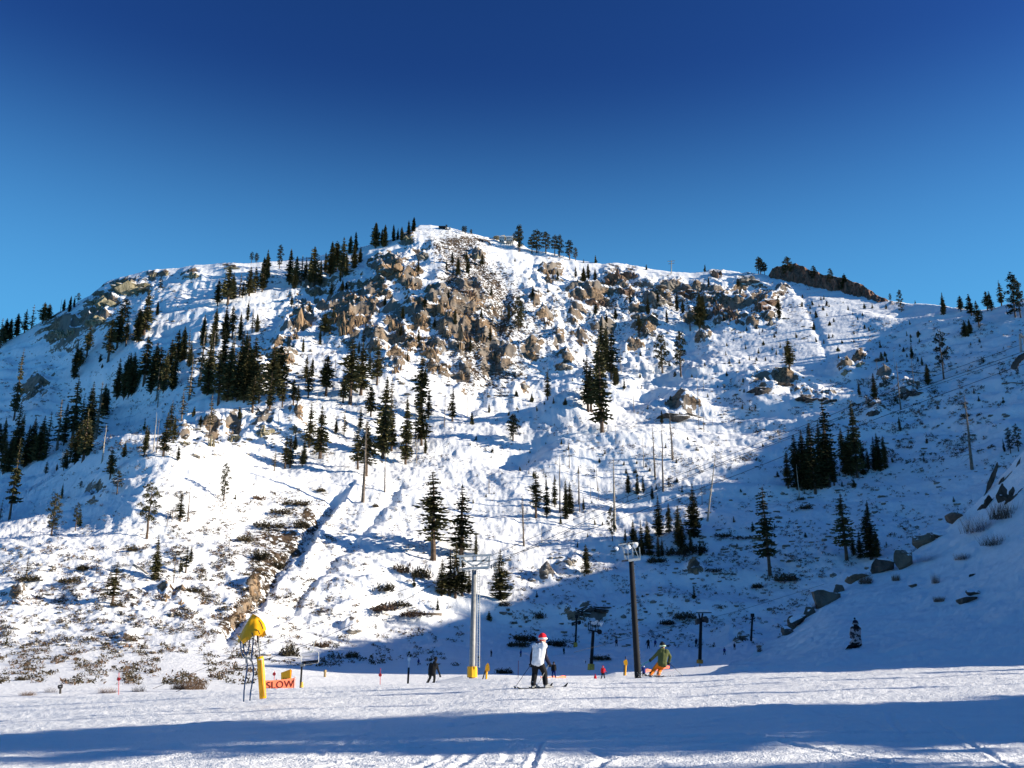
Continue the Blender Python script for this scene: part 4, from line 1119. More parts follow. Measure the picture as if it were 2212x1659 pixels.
# ------------------------------------------------------------------ woods to the right, outside the view, whose shade falls on the piste and the valley
def lowfir(seed): return fir_crown(seed, 20.0, 0.08, 2.5, 30, 8, 0.0, 0.6)
WV = []; WF = []
def add_low(x, y, z, s_, sx, seed):
    V_, F_ = lowfir(seed); q = len(WV)
    V_ = np.array(V_) * np.array([sx, sx, s_]) + np.array([x, y, z]); WV.extend(map(tuple, V_)); WF.extend(tuple(i + q for i in f) for f in F_)
    t_ = trunk_mb(seed, 19 * s_, 0.3 * s_); q = len(WV); WV.extend((a + x, b + y, c + z) for a, b, c in t_.v); WF.extend(tuple(i + q for i in f) for f in t_.f)
for i in range(80):
    a = tr.uniform(a0 - 5, a1 + 10)
    j = int(np.clip(np.searchsorted(grid_a, a), 1, len(rid) - 2)); p = rid[j]
    if p[2] < -20: continue
    s_ = tr.uniform(0.45, 0.9); add_low(p[0] + tr.uniform(-4, 10), p[1], p[2] - 7.5 * s_, s_, s_, 300 + i % 6)
o = mesh_obj('forest', WV, WF, M_FIR); o['kind'] = 'stuff'; tag(o, 'dark firs along the shoulder to the right', 'trees')
WV = []; WF = []
for (x, y, z, s_, sx) in ((38,15.8,0.2,1.2,1.2),(44,14.0,0.2,1.15,1.15),(50,16.6,0.2,1.35,1.25),(56,12.9,0.2,1.45,1.15),(62,14.6,.2,1.6,1.4),(47,15.2,0.2,1.3,1.3),(35,12.8,0.2,0.95,1.0),(70,15.8,.2,1.7,1.3),(31,9.9,.2,.9,.6)):
    add_low(x, y, z, s_, sx, 400 + int(x))
for (x, y, lean_) in ((44, 22.3, .0), (52, 26.5, .0), (40, 30.0, 0)):
    t_ = MB().tube([(x, y, -1), (x + .3, y, 12), (x, y, 24)], [.22, .17, .06], 6); q = len(WV); WV.extend(t_.v); WF.extend(tuple(i + q for i in f) for f in t_.f)
o = mesh_obj('woods', WV, WF, M_FIR); o['kind'] = 'stuff'; tag(o, 'tall dark firs standing right of the piste', 'trees')
# ------------------------------------------------------------------ built things
M_STEEL = simple_mat('galvanised_steel', (0.24, 0.24, 0.23), 0.5, 0.0, 0.2, 3.0, 0.4)
M_PALE = simple_mat('pale_paint', (0.62, 0.61, 0.55), 0.5, 0.0, 0.12, 3.0)
M_BLACK = simple_mat('dark_steel', (0.010, 0.010, 0.012), 0.8, 0.0, 0.3, 3.0)
M_RUST = simple_mat('brown_steel', (0.055, 0.047, 0.042), 0.7, 0.0, 0.35, 2.5)
M_YEL = simple_mat('yellow_vinyl', (0.86, 0.40, 0.004), 0.5, 0.0, 0.10, 4.0, 0.4)
M_ORPAD = simple_mat('orange_foam', (0.60, 0.24, 0.03), 0.7, 0.0, 0.2, 3.0)
M_TANPAD = simple_mat('ochre_foam', (0.62, 0.36, 0.06), 0.7, 0.0, 0.2, 3.0)
M_WHITE = simple_mat('white_paint', (0.80, 0.80, 0.80), 0.4, 0.0, 0.05, 3.0)
M_BLUEH = simple_mat('blue_hose', (0.020, 0.085, 0.20), 0.5, 0.0, 0.2, 9.0)
M_REDO = simple_mat('orange_red_cloth', (0.95, 0.22, 0.11), 0.7, 0.0, 0.10, 7.0)
M_BAMB = simple_mat('bamboo', (0.42, 0.30, 0.15), 0.7, 0.0, 0.2, 9.0)
M_RED = simple_mat('red_plastic', (0.65, 0.03, 0.03), 0.5, 0.0, 0.1, 5.0)
M_ROPE = simple_mat('steel_rope', (0.02, 0.02, 0.024), 0.9)
M_WALLB = simple_mat('weathered_wall', (0.45, 0.46, 0.44), 0.8, 0.0, 0.2, 0.5)
M_GLASS = simple_mat('lamp_glass', (0.65, 0.68, 0.70), 0.15, 0.0, 0.05, 3.0, 0.6)

def W(u, v, D, b): return tuple(pt(u, v, D) - b)
def mpp(D): return D / FOC * 1.0
def find_piste(u, v):
    best = None
    for D_ in np.arange(46, 150, 2.0):
        p = on_piste(u, D_); _, vv = project(p)
        if best is None or abs(vv - v) < best[0]: best = (abs(vv - v), p)
    return best[1]
def disc(mb, c, axis, r, th, n=14):
    c = Vector(c); a = Vector(axis).normalized() * th / 2
    return mb.tube([c - a, c + a], r, n)
def ring(mb, c, axis, r, w, n=14):
    c = Vector(c); q = Vector(axis).to_track_quat('Z', 'Y').to_matrix()
    pts = [c + q @ Vector((math.cos(6.2832 * i / n) * r, math.sin(6.2832 * i / n) * r, 0)) for i in range(n + 1)]
    return mb.tube(pts, w, 5, False)

# --- the grey chairlift tower
D_ = 118.0
b = on_piste(1020, D_)
t = thing('chairlift_tower', 'grey steel chairlift tower with a ladder and a yellow foot pad', 'lift tower', tuple(b), group='lift towers')
w = lambda u, v, dd=0.0: W(u, v, D_ + dd, b)
MB().tube([w(1019.5, 1470), w(1020, 1440), w(1024.5, 1231)], [0.38, 0.36, 0.28], 16).build('mast', M_STEEL, t, True)
m = MB(); 
m.tube([w(1030, 1442, -.55), w(1031.5, 1232, -.4)], 0.05, 5); m.tube([w(1036, 1442, -.55), w(1036.5, 1232, -.4)], 0.05, 5)
lad = m.build('ladder', M_PALE, t)
rm = bpy.data.meshes.new('rung'); q = MB().bar(w(1030.5, 1440, -.55), w(1036, 1440, -.55), 0.06); rm.from_pydata(q.v, [], q.f); rm.materials.append(M_PALE)
for i in range(36):
    f_ = i / 36; o = inst('rung', rm, lad); o.location = Vector(w(1031 + 1.4 * f_, 1440 - 207 * f_, -.55 + .15 * f_)) - Vector(w(1031, 1440, -.55))
pad = MB().tube([w(1020, 1463), w(1020, 1439.5)], [0.62, 0.60], 8); pad.build('foot_pad', M_YEL, t)
m = MB().bar(w(993.6, 1232), w(1000, 1229), 0.24); m.bar(w(1000, 1229), w(1056, 1225.5), 0.24, 0.28); m.build('crossarm', M_PALE, t)
m = MB(); m.bar(w(987, 1202), w(1062, 1199), 0.26)
for a_, c_ in (((994, 1203.5), (995.5, 1224)), ((1057.5, 1202), (1056, 1222.5)), ((997, 1206.5), (1024, 1224)), ((1055, 1203), (1027, 1224)), ((1009, 1212.5), (1057, 1211))): m.bar(w(*a_), w(*c_), 0.20)
m.bar(w(1019, 1220), w(1030, 1220), 0.1); m.bar(w(1041, 1219), w(1053, 1218.5), 0.1); m.bar(w(1041, 1219), w(1041, 1224), .07); m.bar(w(1053, 1218), w(1053, 1224), .07)
m.build('lifting_frame', M_PALE, t)
m = MB().bar(w(1000, 1233.5), w(1020, 1233), 0.08); m.bar(w(1034, 1229), w(1055, 1228.5), .08); m.build('work_platform', M_STEEL, t)
o = MB().box(w(1025.3, 1206, -.3), (0.33, 0.05, 0.45)).build('number_plate', M_WHITE, t)
MB().box(w(1025.3, 1206.3, -.1), (0.5, 0.06, 0.62)).build('plate_backing', M_BLACK, t)
for (u_, v_) in ((978, 1233.2), (983.7, 1230), (991, 1227), (986, 1238), (1062, 1225), (1066.5, 1222.5), (1070.5, 1220.5)):
    s_ = MB(); disc(s_, (0, 0, 0), (1, 0.35, 0), 0.20, 0.08); ring(s_, (0, 0, 0), (1, .35, 0), .21, .035)
    s_.build('sheave', M_STEEL, t, False, w(u_, v_, -.3))
m = MB().bar(w(1066, 1229), w(1067.5, 1216), .06); m.bar(w(1071.5, 1229), w(1069.5, 1216), .06); m.bar(w(1065.5, 1229.5), w(1072, 1229), .22, .2); m.build('catwalk', M_PALE, t)

# --- tall floodlight mast
D_ = 50.0
b = pt(1378.5, 1478, D_)
t = thing('floodlight_mast', 'tall dark floodlight mast with white lamps beside the orange trousered skier', 'light mast', tuple(b), group='light masts')
w = lambda u, v, dd=0.0: W(u, v, D_ + dd, b)
MB().tube([w(1379.5, 1482), w(1378, 1460), w(1363.5, 1211)], [0.175, 0.172, 0.125], 12).build('mast', M_BLACK, t, True)
m = MB()
for i in range(30):
    f_ = i / 30; u_ = 1378 - 14.5 * f_ + 6.2 - 1.6 * f_; v_ = 1455 - 240 * f_
    m.tube([w(u_ - 1, v_, -.05), w(u_ + 2.0, v_, -.05), w(u_ + 2.0, v_ - 1.2, -.05)], 0.014, 4, False)
o = m.build('climbing_pegs', M_STEEL, t); o['kind'] = 'stuff'
MB().bar(w(1343.5, 1212), w(1383, 1208), 0.34, 0.06).build('platform', M_RUST, t)
m = MB(); m.bar(w(1357.5, 1211, -.18), w(1383.5, 1207.5, -.18), .05, .12)
for a_, c_ in (((1343, 1180), (1354, 1211)), ((1348.5, 1184), (1350, 1210)), ((1356, 1184), (1357.5, 1210)), ((1366, 1186), (1368, 1209)), ((1371, 1184), (1380.5, 1207)), ((1381.5, 1182), (1383.5, 1208)), ((1366.5, 1178), (1368, 1206))): m.bar(w(*a_), w(*c_), 0.034)
m.bar(w(1336, 1177), w(1371, 1172.5), 0.07); m.build('railing', M_PALE, t)
def lamp(u_, v_, r, ax, dd=0.0):
    ax = Vector(ax).normalized(); q = ax.to_track_quat('Z', 'Y').to_matrix(); s_ = MB(); prof = ((0, -1.15, .35), (0, -.9, .55), (0, -.45, .85), (0, 0, 1.0), (0, .06, 1.0))
    s_.tube([q @ Vector((0, 0, z_ * r)) for _, z_, _r in prof], [r * k_ for _, _z, k_ in prof], 16)
    o = s_.build('lamp', M_WHITE, t, True, w(u_, v_, dd))
    g_ = MB(); disc(g_, q @ Vector((0, 0, .07 * r)), ax, .94 * r, .01, 16); g_.build('lens', M_GLASS, o)
    MB().tube([q @ Vector((0, 0, -1.1 * r)), q @ Vector((0, 0, -1.6 * r))], .38 * r, 10).build('socket', M_STEEL, o)
lamp(1331, 1186, .125, (-.75, -.1, -.55), -.1); lamp(1357, 1183, .165, (.15, .6, -.75)); lamp(1373.5, 1178, .175, (.75, .45, -.35), .1); lamp(1347, 1184, .09, (.1, .8, -.5), .1)
for (u_, v_) in ((1342, 1175.5), (1349, 1174), (1359, 1173), (1367.5, 1171)): MB().box(w(u_, v_, .05), (.13, .13, .11)).build('ballast_box', M_BLACK, t)

# --- the other masts and towers
def mast(D_, foot, top, r0, r1, padv, padm, padr, label, name, cat, mat=M_BLACK, group='lift towers'):
    global b, w, t
    b = pt(foot[0], foot[1], D_); t = thing(name, label, cat, tuple(b), group=group)
    bb_ = b.copy(); w = lambda u, v, dd=0.0: W(u, v, D_ + dd, bb_)
    MB().tube([w(foot[0], foot[1] + 12), w(*foot), w(*top)], [r0, r0, r1], 10).build('mast', mat, t, True)
    if padm: MB().tube([w(foot[0], foot[1] + 6), w(foot[0] + (top[0] - foot[0]) * .1, padv)], [padr * 1.12, padr], 6).build('foot_pad', padm, t)
    return t
g_ = ground(1280, 1448); Dm = g_[1]
t = mast(Dm, (1276.5, 1448), (1281.4, 1364), .36, .30, 1434, M_TANPAD, .66, 'dark floodlight tower with an ochre foot pad behind the child in red', 'floodlight_tower', 'light mast', group='light masts')
k_ = Dm / FOC
MB().bar(w(1270, 1360.5), w(1298, 1366), .5, .25).build('platform', M_BLACK, t)
m = MB(); m.bar(w(1273, 1342), w(1301, 1347), .25)
for u_ in (1271, 1275, 1279, 1287, 1292): m.bar(w(u_, 1343), w(u_, 1362), .14)
m.build('railing', M_BLACK, t)
lamp(1302, 1349, .58, (.8, -.2, -.5), -.3); lamp(1296, 1347.5, .40, (.5, -.6, -.6), -.3); lamp(1285, 1346, .40, (.0, -.8, -.6), -.3); lamp(1280, 1345.5, .34, (-.3, -.7, -.6), -.3); lamp(1289, 1343, .34, (.3, -.7, -.5), -.3)
m = MB(); disc(m, w(1295, 1365), (0, 1, 0), .5, .3); m.build('reflector', M_BLACK, t)
g_ = ground(1243, 1398)
t = mast(g_[1], (1243, 1398), (1245.6, 1333), .30, .24, 1388, M_TANPAD, .55, 'slim dark lift tower with a small yellow pad beside dark rocks in the valley', 'lift_tower', 'lift tower')
MB().bar(w(1236, 1346), w(1254, 1342), .5, .4).build('crossarm', M_BLACK, t)
for u_, v_ in ((1236.5, 1348), (1253, 1344), (1250.5, 1345.5)):
    m = MB(); disc(m, w(u_, v_), (1, .2, 0), .55, .3); m.build('sheave', M_BLACK, t)
m = MB().box(w(1245.5, 1332), (.9, .5, .9)); m.build('lamp_box', M_BLACK, t)
g_ = ground(1512, 1435)
t = mast(g_[1], (1511.5, 1435), (1514, 1343), .42, .32, 1425, M_ORPAD, .70, 'dark lift tower with an orange foot pad at the edge of the shaded slope', 'lift_tower', 'lift tower')
m = MB(); m.bar(w(1513, 1342), w(1509.5, 1325), .32); m.bar(w(1514, 1342), w(1518, 1325), .32); m.bar(w(1503, 1323.5), w(1537, 1323.5), .22); m.build('lifting_frame', M_BLACK, t)
MB().bar(w(1504, 1343), w(1527, 1339), .5, .55).build('crossarm', M_BLACK, t)
for u_, v_ in ((1505, 1343), (1508, 1342), (1521, 1338), (1524.5, 1337), (1527, 1340)):
    m = MB(); disc(m, w(u_, v_), (1, .2, 0), .62, .35); m.build('sheave', M_RUST, t)
for u_ in (1513.5, 1524): MB().box(w(u_, 1319.5), (1.2, .5, .4)).build('snow_cap', M_WHITE, t)
g_ = ground(1623, 1382)
t = mast(g_[1], (1622.5, 1382), (1625.5, 1329), .30, .26, 0, None, 0, 'plain dark post beside the big dark block of rock in the valley', 'utility_post', 'post')
MB().bar(w(1620, 1338), w(1631, 1336), .3).build('crossarm', M_BLACK, t); MB().box(w(1625.5, 1329), (.9, .6, .9)).build('cap', M_BLACK, t)
g_ = ground(1450, 590)
t = mast(g_[1], (1450, 590), (1450.3, 563), .5, .4, 0, None, 0, 'small lift tower standing against the sky on the middle of the ridge', 'lift_tower', 'lift tower', M_STEEL)
m = MB(); m.bar(w(1442, 564.5), w(1458, 563.5), .5); m.bar(w(1444, 570), w(1457, 568.5), .45); m.build('crossarm', M_STEEL, t)
g_ = ground(130, 1499)
t = mast(min(g_[1], 150), (130, 1503), (130.5, 1483), .13, .11, 0, None, 0, 'small dark frame on a post at the far left of the valley floor', 'sign_post', 'post', M_RUST, 'posts')
m = MB(); m.bar(w(126, 1481.5), w(135, 1479.5), .18); m.bar(w(126, 1481.5), w(127, 1486.5), .14); m.bar(w(134.5, 1480), w(133.5, 1486), .14); m.bar(w(126.5, 1486.5), w(133.5, 1486), .14); m.build('frame', M_RUST, t)
# the half hidden tower at the right edge
D_ = 100.0
b = pt(2236, 850, D_) ; b[2] -= 6
t = thing('lift_tower', 'white lift tower cut off by the right edge, with large sheaves', 'lift tower', tuple(b), group='lift towers'); bb2 = b.copy()
w = lambda u, v, dd=0.0: W(u, v, D_ + dd, bb2)
MB().tube([w(2238, 1050), w(2226, 770), w(2216, 728)], [.5, .45, .35], 12).build('mast', M_PALE, t, True)
m = MB(); m.bar(w(2196, 776), w(2262, 752), .35); m.bar(w(2203, 722), w(2216, 734), .2); m.bar(w(2203, 722), w(2206, 760), .18); m.build('crossarm', M_STEEL, t)
for u_, v_ in ((2194, 786), (2199, 779), (2205, 773), (2211, 770), (2217, 766), (2191, 792)):
    m = MB(); disc(m, (0, 0, 0), (.5, .85, 0), .30, .12); ring(m, (0, 0, 0), (.5, .85, 0), .31, .05); m.build('sheave', M_RUST, t, False, w(u_, v_, -.3))

# --- ropes
def rope(name, label, pts, r=0.03):
    P_ = [pt(*p) for p in pts]; o = P_[0]
    m = MB().tube([tuple(p - o) for p in P_], r, 5, False)
    return tag(m.build(name, M_ROPE, None, False, tuple(o)), label, 'cable', 'lift cables')
rope('haul_rope', 'upper steel cable running from the grey tower up to the right edge', [(2226, 737, 100), (1900, 855, 106), (1602, 972, 111), (1464, 1027, 114), (1330, 1083, 116), (1062, 1200, 118)], .026)
rope('haul_rope', 'middle steel cable running from the grey tower up to the right edge', [(2226, 754, 100), (1900, 868, 106), (1602, 982, 111), (1464, 1038, 114), (1330, 1095, 116), (1057, 1223, 118)], .03)
rope('signal_cable', 'thin cable just beside the middle one running up to the right edge', [(2226, 761, 100), (1900, 873, 106), (1602, 986, 111.5), (1464, 1042, 114), (1330, 1100, 116), (1057, 1226, 118)], .02)
rope('haul_rope', 'lowest steel cable running from the grey tower up to the right edge', [(2226, 781, 100), (1900, 902, 106), (1602, 1022, 111), (1464, 1073, 114), (1324, 1127, 116), (1150, 1184, 117), (986, 1234, 117.7)], .03)
rope('haul_rope', 'lower left cable carrying the empty chair down from the grey tower', [(986, 1234, 117.7), (882, 1292, 117), (780, 1341, 116.5), (677, 1387, 116), (571, 1426, 115), (474, 1460, 114), (380, 1494, 113)], .03)
rope('haul_rope', 'upper left cable running down from the grey tower to the valley', [(1057, 1223, 118), (882, 1271, 118), (780, 1305, 118), (727, 1328, 118), (637, 1363, 117), (571, 1393, 116), (474, 1430, 115), (330, 1488, 114)], .026)
g1 = ground(1512, 1435)[1]
rope('tow_cable', 'thin cable crossing the shaded valley floor past the orange padded tower', [(1240, 1409, 165), (1361, 1378, 190), (1504, 1343, g1), (1600, 1318, g1 + 15), (1780, 1262, g1 + 50)], .035)

# --- the empty chair
D_ = 116.0
b = pt(677, 1387, D_); w = lambda u, v, dd=0.0: W(u, v, D_ + dd, b)
t = thing('lift_chair', 'empty lift chair with a pale frame hanging over the valley', 'lift chair', tuple(b))
c_ = [(650.5, 1416), (651, 1413), (654, 1411.5), (684, 1407.5), (687.5, 1409), (688.3, 1412), (688, 1430), (686, 1432), (653, 1437), (651, 1434), (650.5, 1416)]
MB().tube([w(*p) for p in c_], .045, 6, False).build('frame', M_PALE, t)
MB().tube([w(677, 1387), w(678.5, 1388), w(677.5, 1395), (Vector(w(676.5, 1404))), w(672, 1408)], .05, 6).build('hanger', M_PALE, t)
MB().box(w(677.5, 1387), (.35, .15, .14)).build('grip', M_PALE, t)
MB().bar(w(668, 1408.5), w(676, 1407.5), .16, .16).build('bracket', M_PALE, t)
MB().tube([w(654, 1419.5, -.3), w(689, 1415, -.3)], .03, 5).build('safety_bar', M_STEEL, t)
MB().bar(w(652.5, 1431), w(686.5, 1427.5), .16, .22).build('backrest', M_BLACK, t)
MB().bar(w(653, 1434.5, -.25), w(686.5, 1430.5, -.25), .5, .08).build('seat', M_BLACK, t)

# --- snow-making gun with its yellow hood
D_ = 27.0
b = on_piste(568, D_); w = lambda u, v, dd=0.0: W(494.7 + .1226 * u, 1314.7 + .1226 * v, D_ + dd, b)
t = thing('snow_gun', 'snow gun under a yellow hood on a yellow padded post with blue hoses', 'snow gun', tuple(b))
m = MB(); N_ = 40; top = []; bot = []
apA, apB = Vector(w(425, 88, .02)), Vector(w(520, 150, .1))
for i in range(N_):
    a = 6.2832 * i / N_; cx_, sx_ = math.cos(a), math.sin(a)
    x_ = 405 + 255 * cx_; y_ = 470 - 100 * cx_ + (22 if int(i / 3) % 2 else -8) + (0 if sx_ < 0 else -55 * sx_) + 40 * max(0, -sx_)
    bot.append(Vector(w(x_, y_, .26 * sx_)))
    f_ = 0.5 + 0.5 * cx_; top.append(apA.lerp(apB, f_) + Vector((0.012 * cx_, 0.02 * sx_, 0)))
rows_ = [[(top[i] * (1 - f_) + bot[i] * f_) + (0.035 * math.sin(math.pi * f_)) * ((bot[i] - (sum(bot, Vector()) / N_)).normalized()) for i in range(N_)] for f_ in (0, .2, .4, .6, .8, 1)]
vv_ = [tuple(p) for r_ in rows_ for p in r_]; ff_ = [(r_ * N_ + i, r_ * N_ + (i + 1) % N_, (r_ + 1) * N_ + (i + 1) % N_, (r_ + 1) * N_ + i) for r_ in range(5) for i in range(N_)]
ff_.append(tuple(range(N_))); m.add(vv_, ff_); hood = m.build('hood', M_YEL, t, True)
# loose flaps round the hem
for (x0, y0, x1, y1, hh, dd) in ((140, 450, 225, 560, 60, -.10), (225, 560, 300, 520, 70, -.24), (560, 430, 640, 400, 85, .0), (480, 470, 560, 440, 70, .18)):
    q = MB().add([w(x0, y0, dd), w(x1, y1 - 20, dd - .02), w(x1 + 15, y1 + hh - 20, dd + .01), w(x0 + 20, y0 + hh, dd + .02), w(x0, y0, dd + .012), w(x1, y1 - 20, dd - .008), w(x1 + 15, y1 + hh - 20, dd + .022), w(x0 + 20, y0 + hh, dd + .032)], [(0, 1, 2, 3), (7, 6, 5, 4), (0, 4, 5, 1), (1, 5, 6, 2), (2, 6, 7, 3), (3, 7, 4, 0)])
    q.build('flap', M_YEL, hood)
for pts in (((522, 200), (560, 260), (600, 360)), ((512, 380), (540, 450)), ((400, 425), (432, 495))):
    MB().tube([w(x, y, -.30 if len(pts) == 2 else -.2) for x, y in pts], .013, 4).build('strap', M_BLACK, hood)
MB().tube([w(520, 430), w(528, 640), w(548, 860, .0), w(560, 900, -.02)], .020, 8).build('pipe', M_STEEL, t, True)
MB().tube([w(500, 430), w(500, 600)], .016, 8).build('pipe', M_BLACK, t, True)
MB().tube([w(545, 845, 0), w(552, 900), w(598, 1585)], [.092, .098, .094], 12).build('post', M_YEL, t, True)
q = MB(); q.tube([w(575, 905, -.10), w(600, 1100, -.10), w(612, 1300, -.10), w(632, 1540, -.09)], .012, 4); q.build('lacing', M_BAMB, t)
MB().tube([w(520, 900, -.1), w(555, 893, -.11), w(592, 893, -.1)], .016, 6).build('clamp', M_WHITE, t)
for pts, mt in ((((205, 560), (208, 700), (240, 820), (275, 860)), M_BLUEH), (((262, 580), (252, 680), (275, 770), (315, 830)), M_BLUEH), (((368, 520), (350, 680), (328, 800)), M_BLUEH), (((428, 510), (415, 700), (395, 830), (400, 900)), M_BLUEH),
               (((305, 900), (322, 980), (318, 1080), (285, 1280), (265, 1450), (258, 1640)), M_BLUEH), (((400, 920), (425, 1020), (432, 1160), (405, 1330), (380, 1480), (368, 1620)), M_BLUEH)):
    MB().tube([w(x, y, .03) for x, y in pts], .020, 8).build('hose', mt, t, True)
q = MB(); q.ball(w(310, 850), .035); q.bar(w(270, 860), w(390, 880), .045); q.bar(w(305, 870), w(310, 960), .05); q.bar(w(345, 860), w(400, 930), .04); q.build('coupling', M_STEEL, t)

# --- SLOW banner between two canes
D_ = 39.5
b = pt(603, 1490, D_); w = lambda u, v, dd=0.0: W(u, v, D_ + dd, b)
BAN = t = thing('slow_banner', 'orange banner reading SLOW half sunk behind the snow crest', 'banner', tuple(b))
m = MB(); NB = 12; vv_ = []; ff_ = []
for i in range(NB + 1):
    f_ = i / NB; dd = .004 * math.sin(f_ * 7)
    for (v_, off) in ((1469.5 - 4.5 * f_ + 1.2 * math.sin(3.14 * f_), 0), (1499 - 3 * f_, 0), (1499 - 3 * f_, .01), (1469.5 - 4.5 * f_ + 1.2 * math.sin(3.14 * f_), .01)): vv_.append(w(571.5 + 62 * f_, v_, dd + off))
for i in range(NB):
    for k in range(4): ff_.append((i * 4 + k, i * 4 + (k + 1) % 4, i * 4 + 4 + (k + 1) % 4, i * 4 + 4 + k))
ff_ += [(3, 2, 1, 0), tuple(NB * 4 + k for k in range(4))]
m.add(vv_, ff_); m.build('cloth', M_REDO, t)
MB().box(w(633.8, 1480, -.012), (.045, .02, .62)).build('hem', simple_mat('faded_cloth', (.75, .40, .34), .8), t)
for u_ in (571.5, 634.5): MB().tube([w(u_, 1515, .03), w(u_, 1463, .03)], .011, 6).build('cane', M_BAMB, t)
M_INK = simple_mat('dark_red_ink', (0.10, 0.008, 0.008), .8)
cu_ = bpy.data.curves.new('lettering', 'FONT'); cu_.body = 'SLOW'; cu_.size = 0.44; cu_.extrude = 0.004; cu_.space_character = 1.08
tmp = bpy.data.objects.new('tmp_text', cu_); COL.objects.link(tmp)
bpy.context.view_layer.update()
me = bpy.data.meshes.new_from_object(tmp.evaluated_get(bpy.context.evaluated_depsgraph_get()))
bpy.data.objects.remove(tmp); me.materials.clear(); me.materials.append(M_INK); me.name = 'lettering'
xs = [v_.co.x for v_ in me.vertices]; wx = max(xs) - min(xs); want = 51 * mpp(D_)
o = inst('lettering', me, t, w(577.5, 1487.5, -.014), (R(90), R(-3), 0), (want / wx, want / wx * 1.12, 1))

BAN.rotation_euler = (0, 0, R(24)); BAN.scale = (1.08, 1, 1)
# --- small yellow padded hydrants and snow guns
D_ = 45.0
b = pt(619, 1482, D_); w = lambda u, v, dd=0.0: W(u, v, D_ + dd, b)
t = thing('padded_hydrant', 'yellow padded hydrant cover rising behind the SLOW banner', 'hydrant', tuple(b), group='yellow snow making gear')
m = MB(); pr = [(607, 1453), (626, 1446), (629, 1445.5), (630.5, 1449), (628.5, 1472), (607, 1472)]
n_ = len(pr); m.add([w(u_, v_, -.16) for u_, v_ in pr] + [w(u_, v_, .16) for u_, v_ in pr], [tuple(range(n_)), tuple(range(n_, 2 * n_))[::-1]] + [(i, n_ + i, n_ + (i + 1) % n_, (i + 1) % n_) for i in range(n_)]); m.build('cover', M_YEL, t)
MB().bar(w(627.3, 1446.5, -.17), w(626.3, 1472, -.17), .07, .03).build('seam', M_YEL, t)
for u_ in (612.5, 617.5): MB().bar(w(u_ + .6, 1464, -.17), w(u_, 1471, -.17), .02).build('strap', M_BLACK, t)
MB().bar(w(618, 1470), w(618, 1492), .12).build('post', M_TANPAD, t)
def small_gun(u, v, hood, post, leg, label, fin):
    p = find_piste(u, v); D0 = p[1]
    t = thing('snow_gun', label, 'snow gun', tuple(p), group='yellow snow making gear'); w = lambda u, v, dd=0.0: W(u, v, D0 + dd, p)
    n_ = len(hood); m = MB(); m.add([w(u_, v_, -.22) for u_, v_ in hood] + [w(u_, v_, .22) for u_, v_ in hood], [tuple(range(n_)), tuple(range(n_, 2 * n_))[::-1]] + [(i, n_ + i, n_ + (i + 1) % n_, (i + 1) % n_) for i in range(n_)])
    m.build('hood', M_YEL, t); MB().tube([w(*post[0]), w(*post[1])], .11, 8).build('post', M_YEL, t)
    MB().tube([w(*leg[0]), w(*leg[1])], .06, 6).build('hose', M_RUST, t); MB().tube([w(*fin[0]), w(*fin[1])], .05, 5).build('nozzle', M_BLACK, t)
small_gun(1051, 1467, [(1047.5, 1447), (1049, 1438), (1052.5, 1432.3), (1055.5, 1433), (1057.5, 1440), (1058, 1449), (1054.5, 1450), (1052, 1446.5), (1048, 1449)], ((1050.5, 1469), (1051.2, 1447)), ((1048.5, 1448), (1042.5, 1467)), 'small yellow snow gun just right of the grey lift tower', ((1054, 1434), (1054.3, 1440)))
small_gun(1351, 1459, [(1346.5, 1428), (1348, 1427), (1351, 1425), (1354.5, 1424.5), (1356, 1431), (1355.5, 1437), (1352, 1437.5), (1348, 1436)], ((1350.5, 1461), (1352, 1436)), ((1348.5, 1437), (1347.5, 1460)), 'small yellow snow gun left of the tall floodlight mast', ((1351.5, 1426), (1351, 1418)))
# --- posts and markers
D_ = 75.0
b = pt(882, 1481, D_); w = lambda u, v, dd=0.0: W(u, v, D_ + dd, b)
t = thing('hydrant_post', 'dark post with a white capped head left of the skier in black', 'post', tuple(b), group='posts')
MB().tube([w(880.8, 1482), w(883, 1442)], .075, 8).build('post', M_BLACK, t, True); MB().tube([w(883, 1442), w(883.8, 1426)], .035, 6).build('stem', M_WHITE, t)
m = MB(); m.tube([w(883.8, 1430), w(883.9, 1426), w(884, 1421), w(884, 1419)], [.05, .13, .13, .07], 10); m.build('head', M_WHITE, t, True)
D_ = 112.0
b = pt(650, 1484, D_); w = lambda u, v, dd=0.0: W(u, v, D_ + dd, b)
t = thing('hydrant_post', 'dark hydrant post with an ochre foot below the empty lift chair', 'post', tuple(b), group='posts')
MB().tube([w(649, 1486), w(652, 1440)], .11, 8).build('post', M_BLACK, t, True); MB().bar(w(648.5, 1438), w(657.5, 1437), .3, .25).build('valve', M_STEEL, t); MB().tube([w(651.5, 1485), w(651.8, 1473)], [.22, .15], 7).build('foot_pad', M_TANPAD, t)
def marker(u, v0, vd, v1, D_, label, r=.065):
    b = pt(u, v0, D_); t = thing('marker_pole', label, 'marker', tuple(b), group='trail markers'); w = lambda u, v, dd=0.0: W(u, v, D_ + dd, b)
    MB().tube([w(u, v0 + 4), w(u + 1, v1)], .010 * D_ / 37, 5).build('cane', M_RED, t)
    if vd:
        m = MB(); disc(m, w(u + .3, vd, -.03), (0.15, 1, 0), r, .012, 16); m.build('disc', M_RED, t)
marker(256, 1503, 1467, 1453, 37.5, 'red disc on a thin cane at the far left crest')
marker(821, 1481, 1458, 1443, 38, 'red disc on a cane left of the hydrant post with the white head')
marker(592, 1480, 1456, 1449, 58, 'red disc on a cane behind the SLOW banner', .10)
marker(1119, 1466, 0, 1427, 78, 'pale red slalom pole left of the skier in the white jacket')
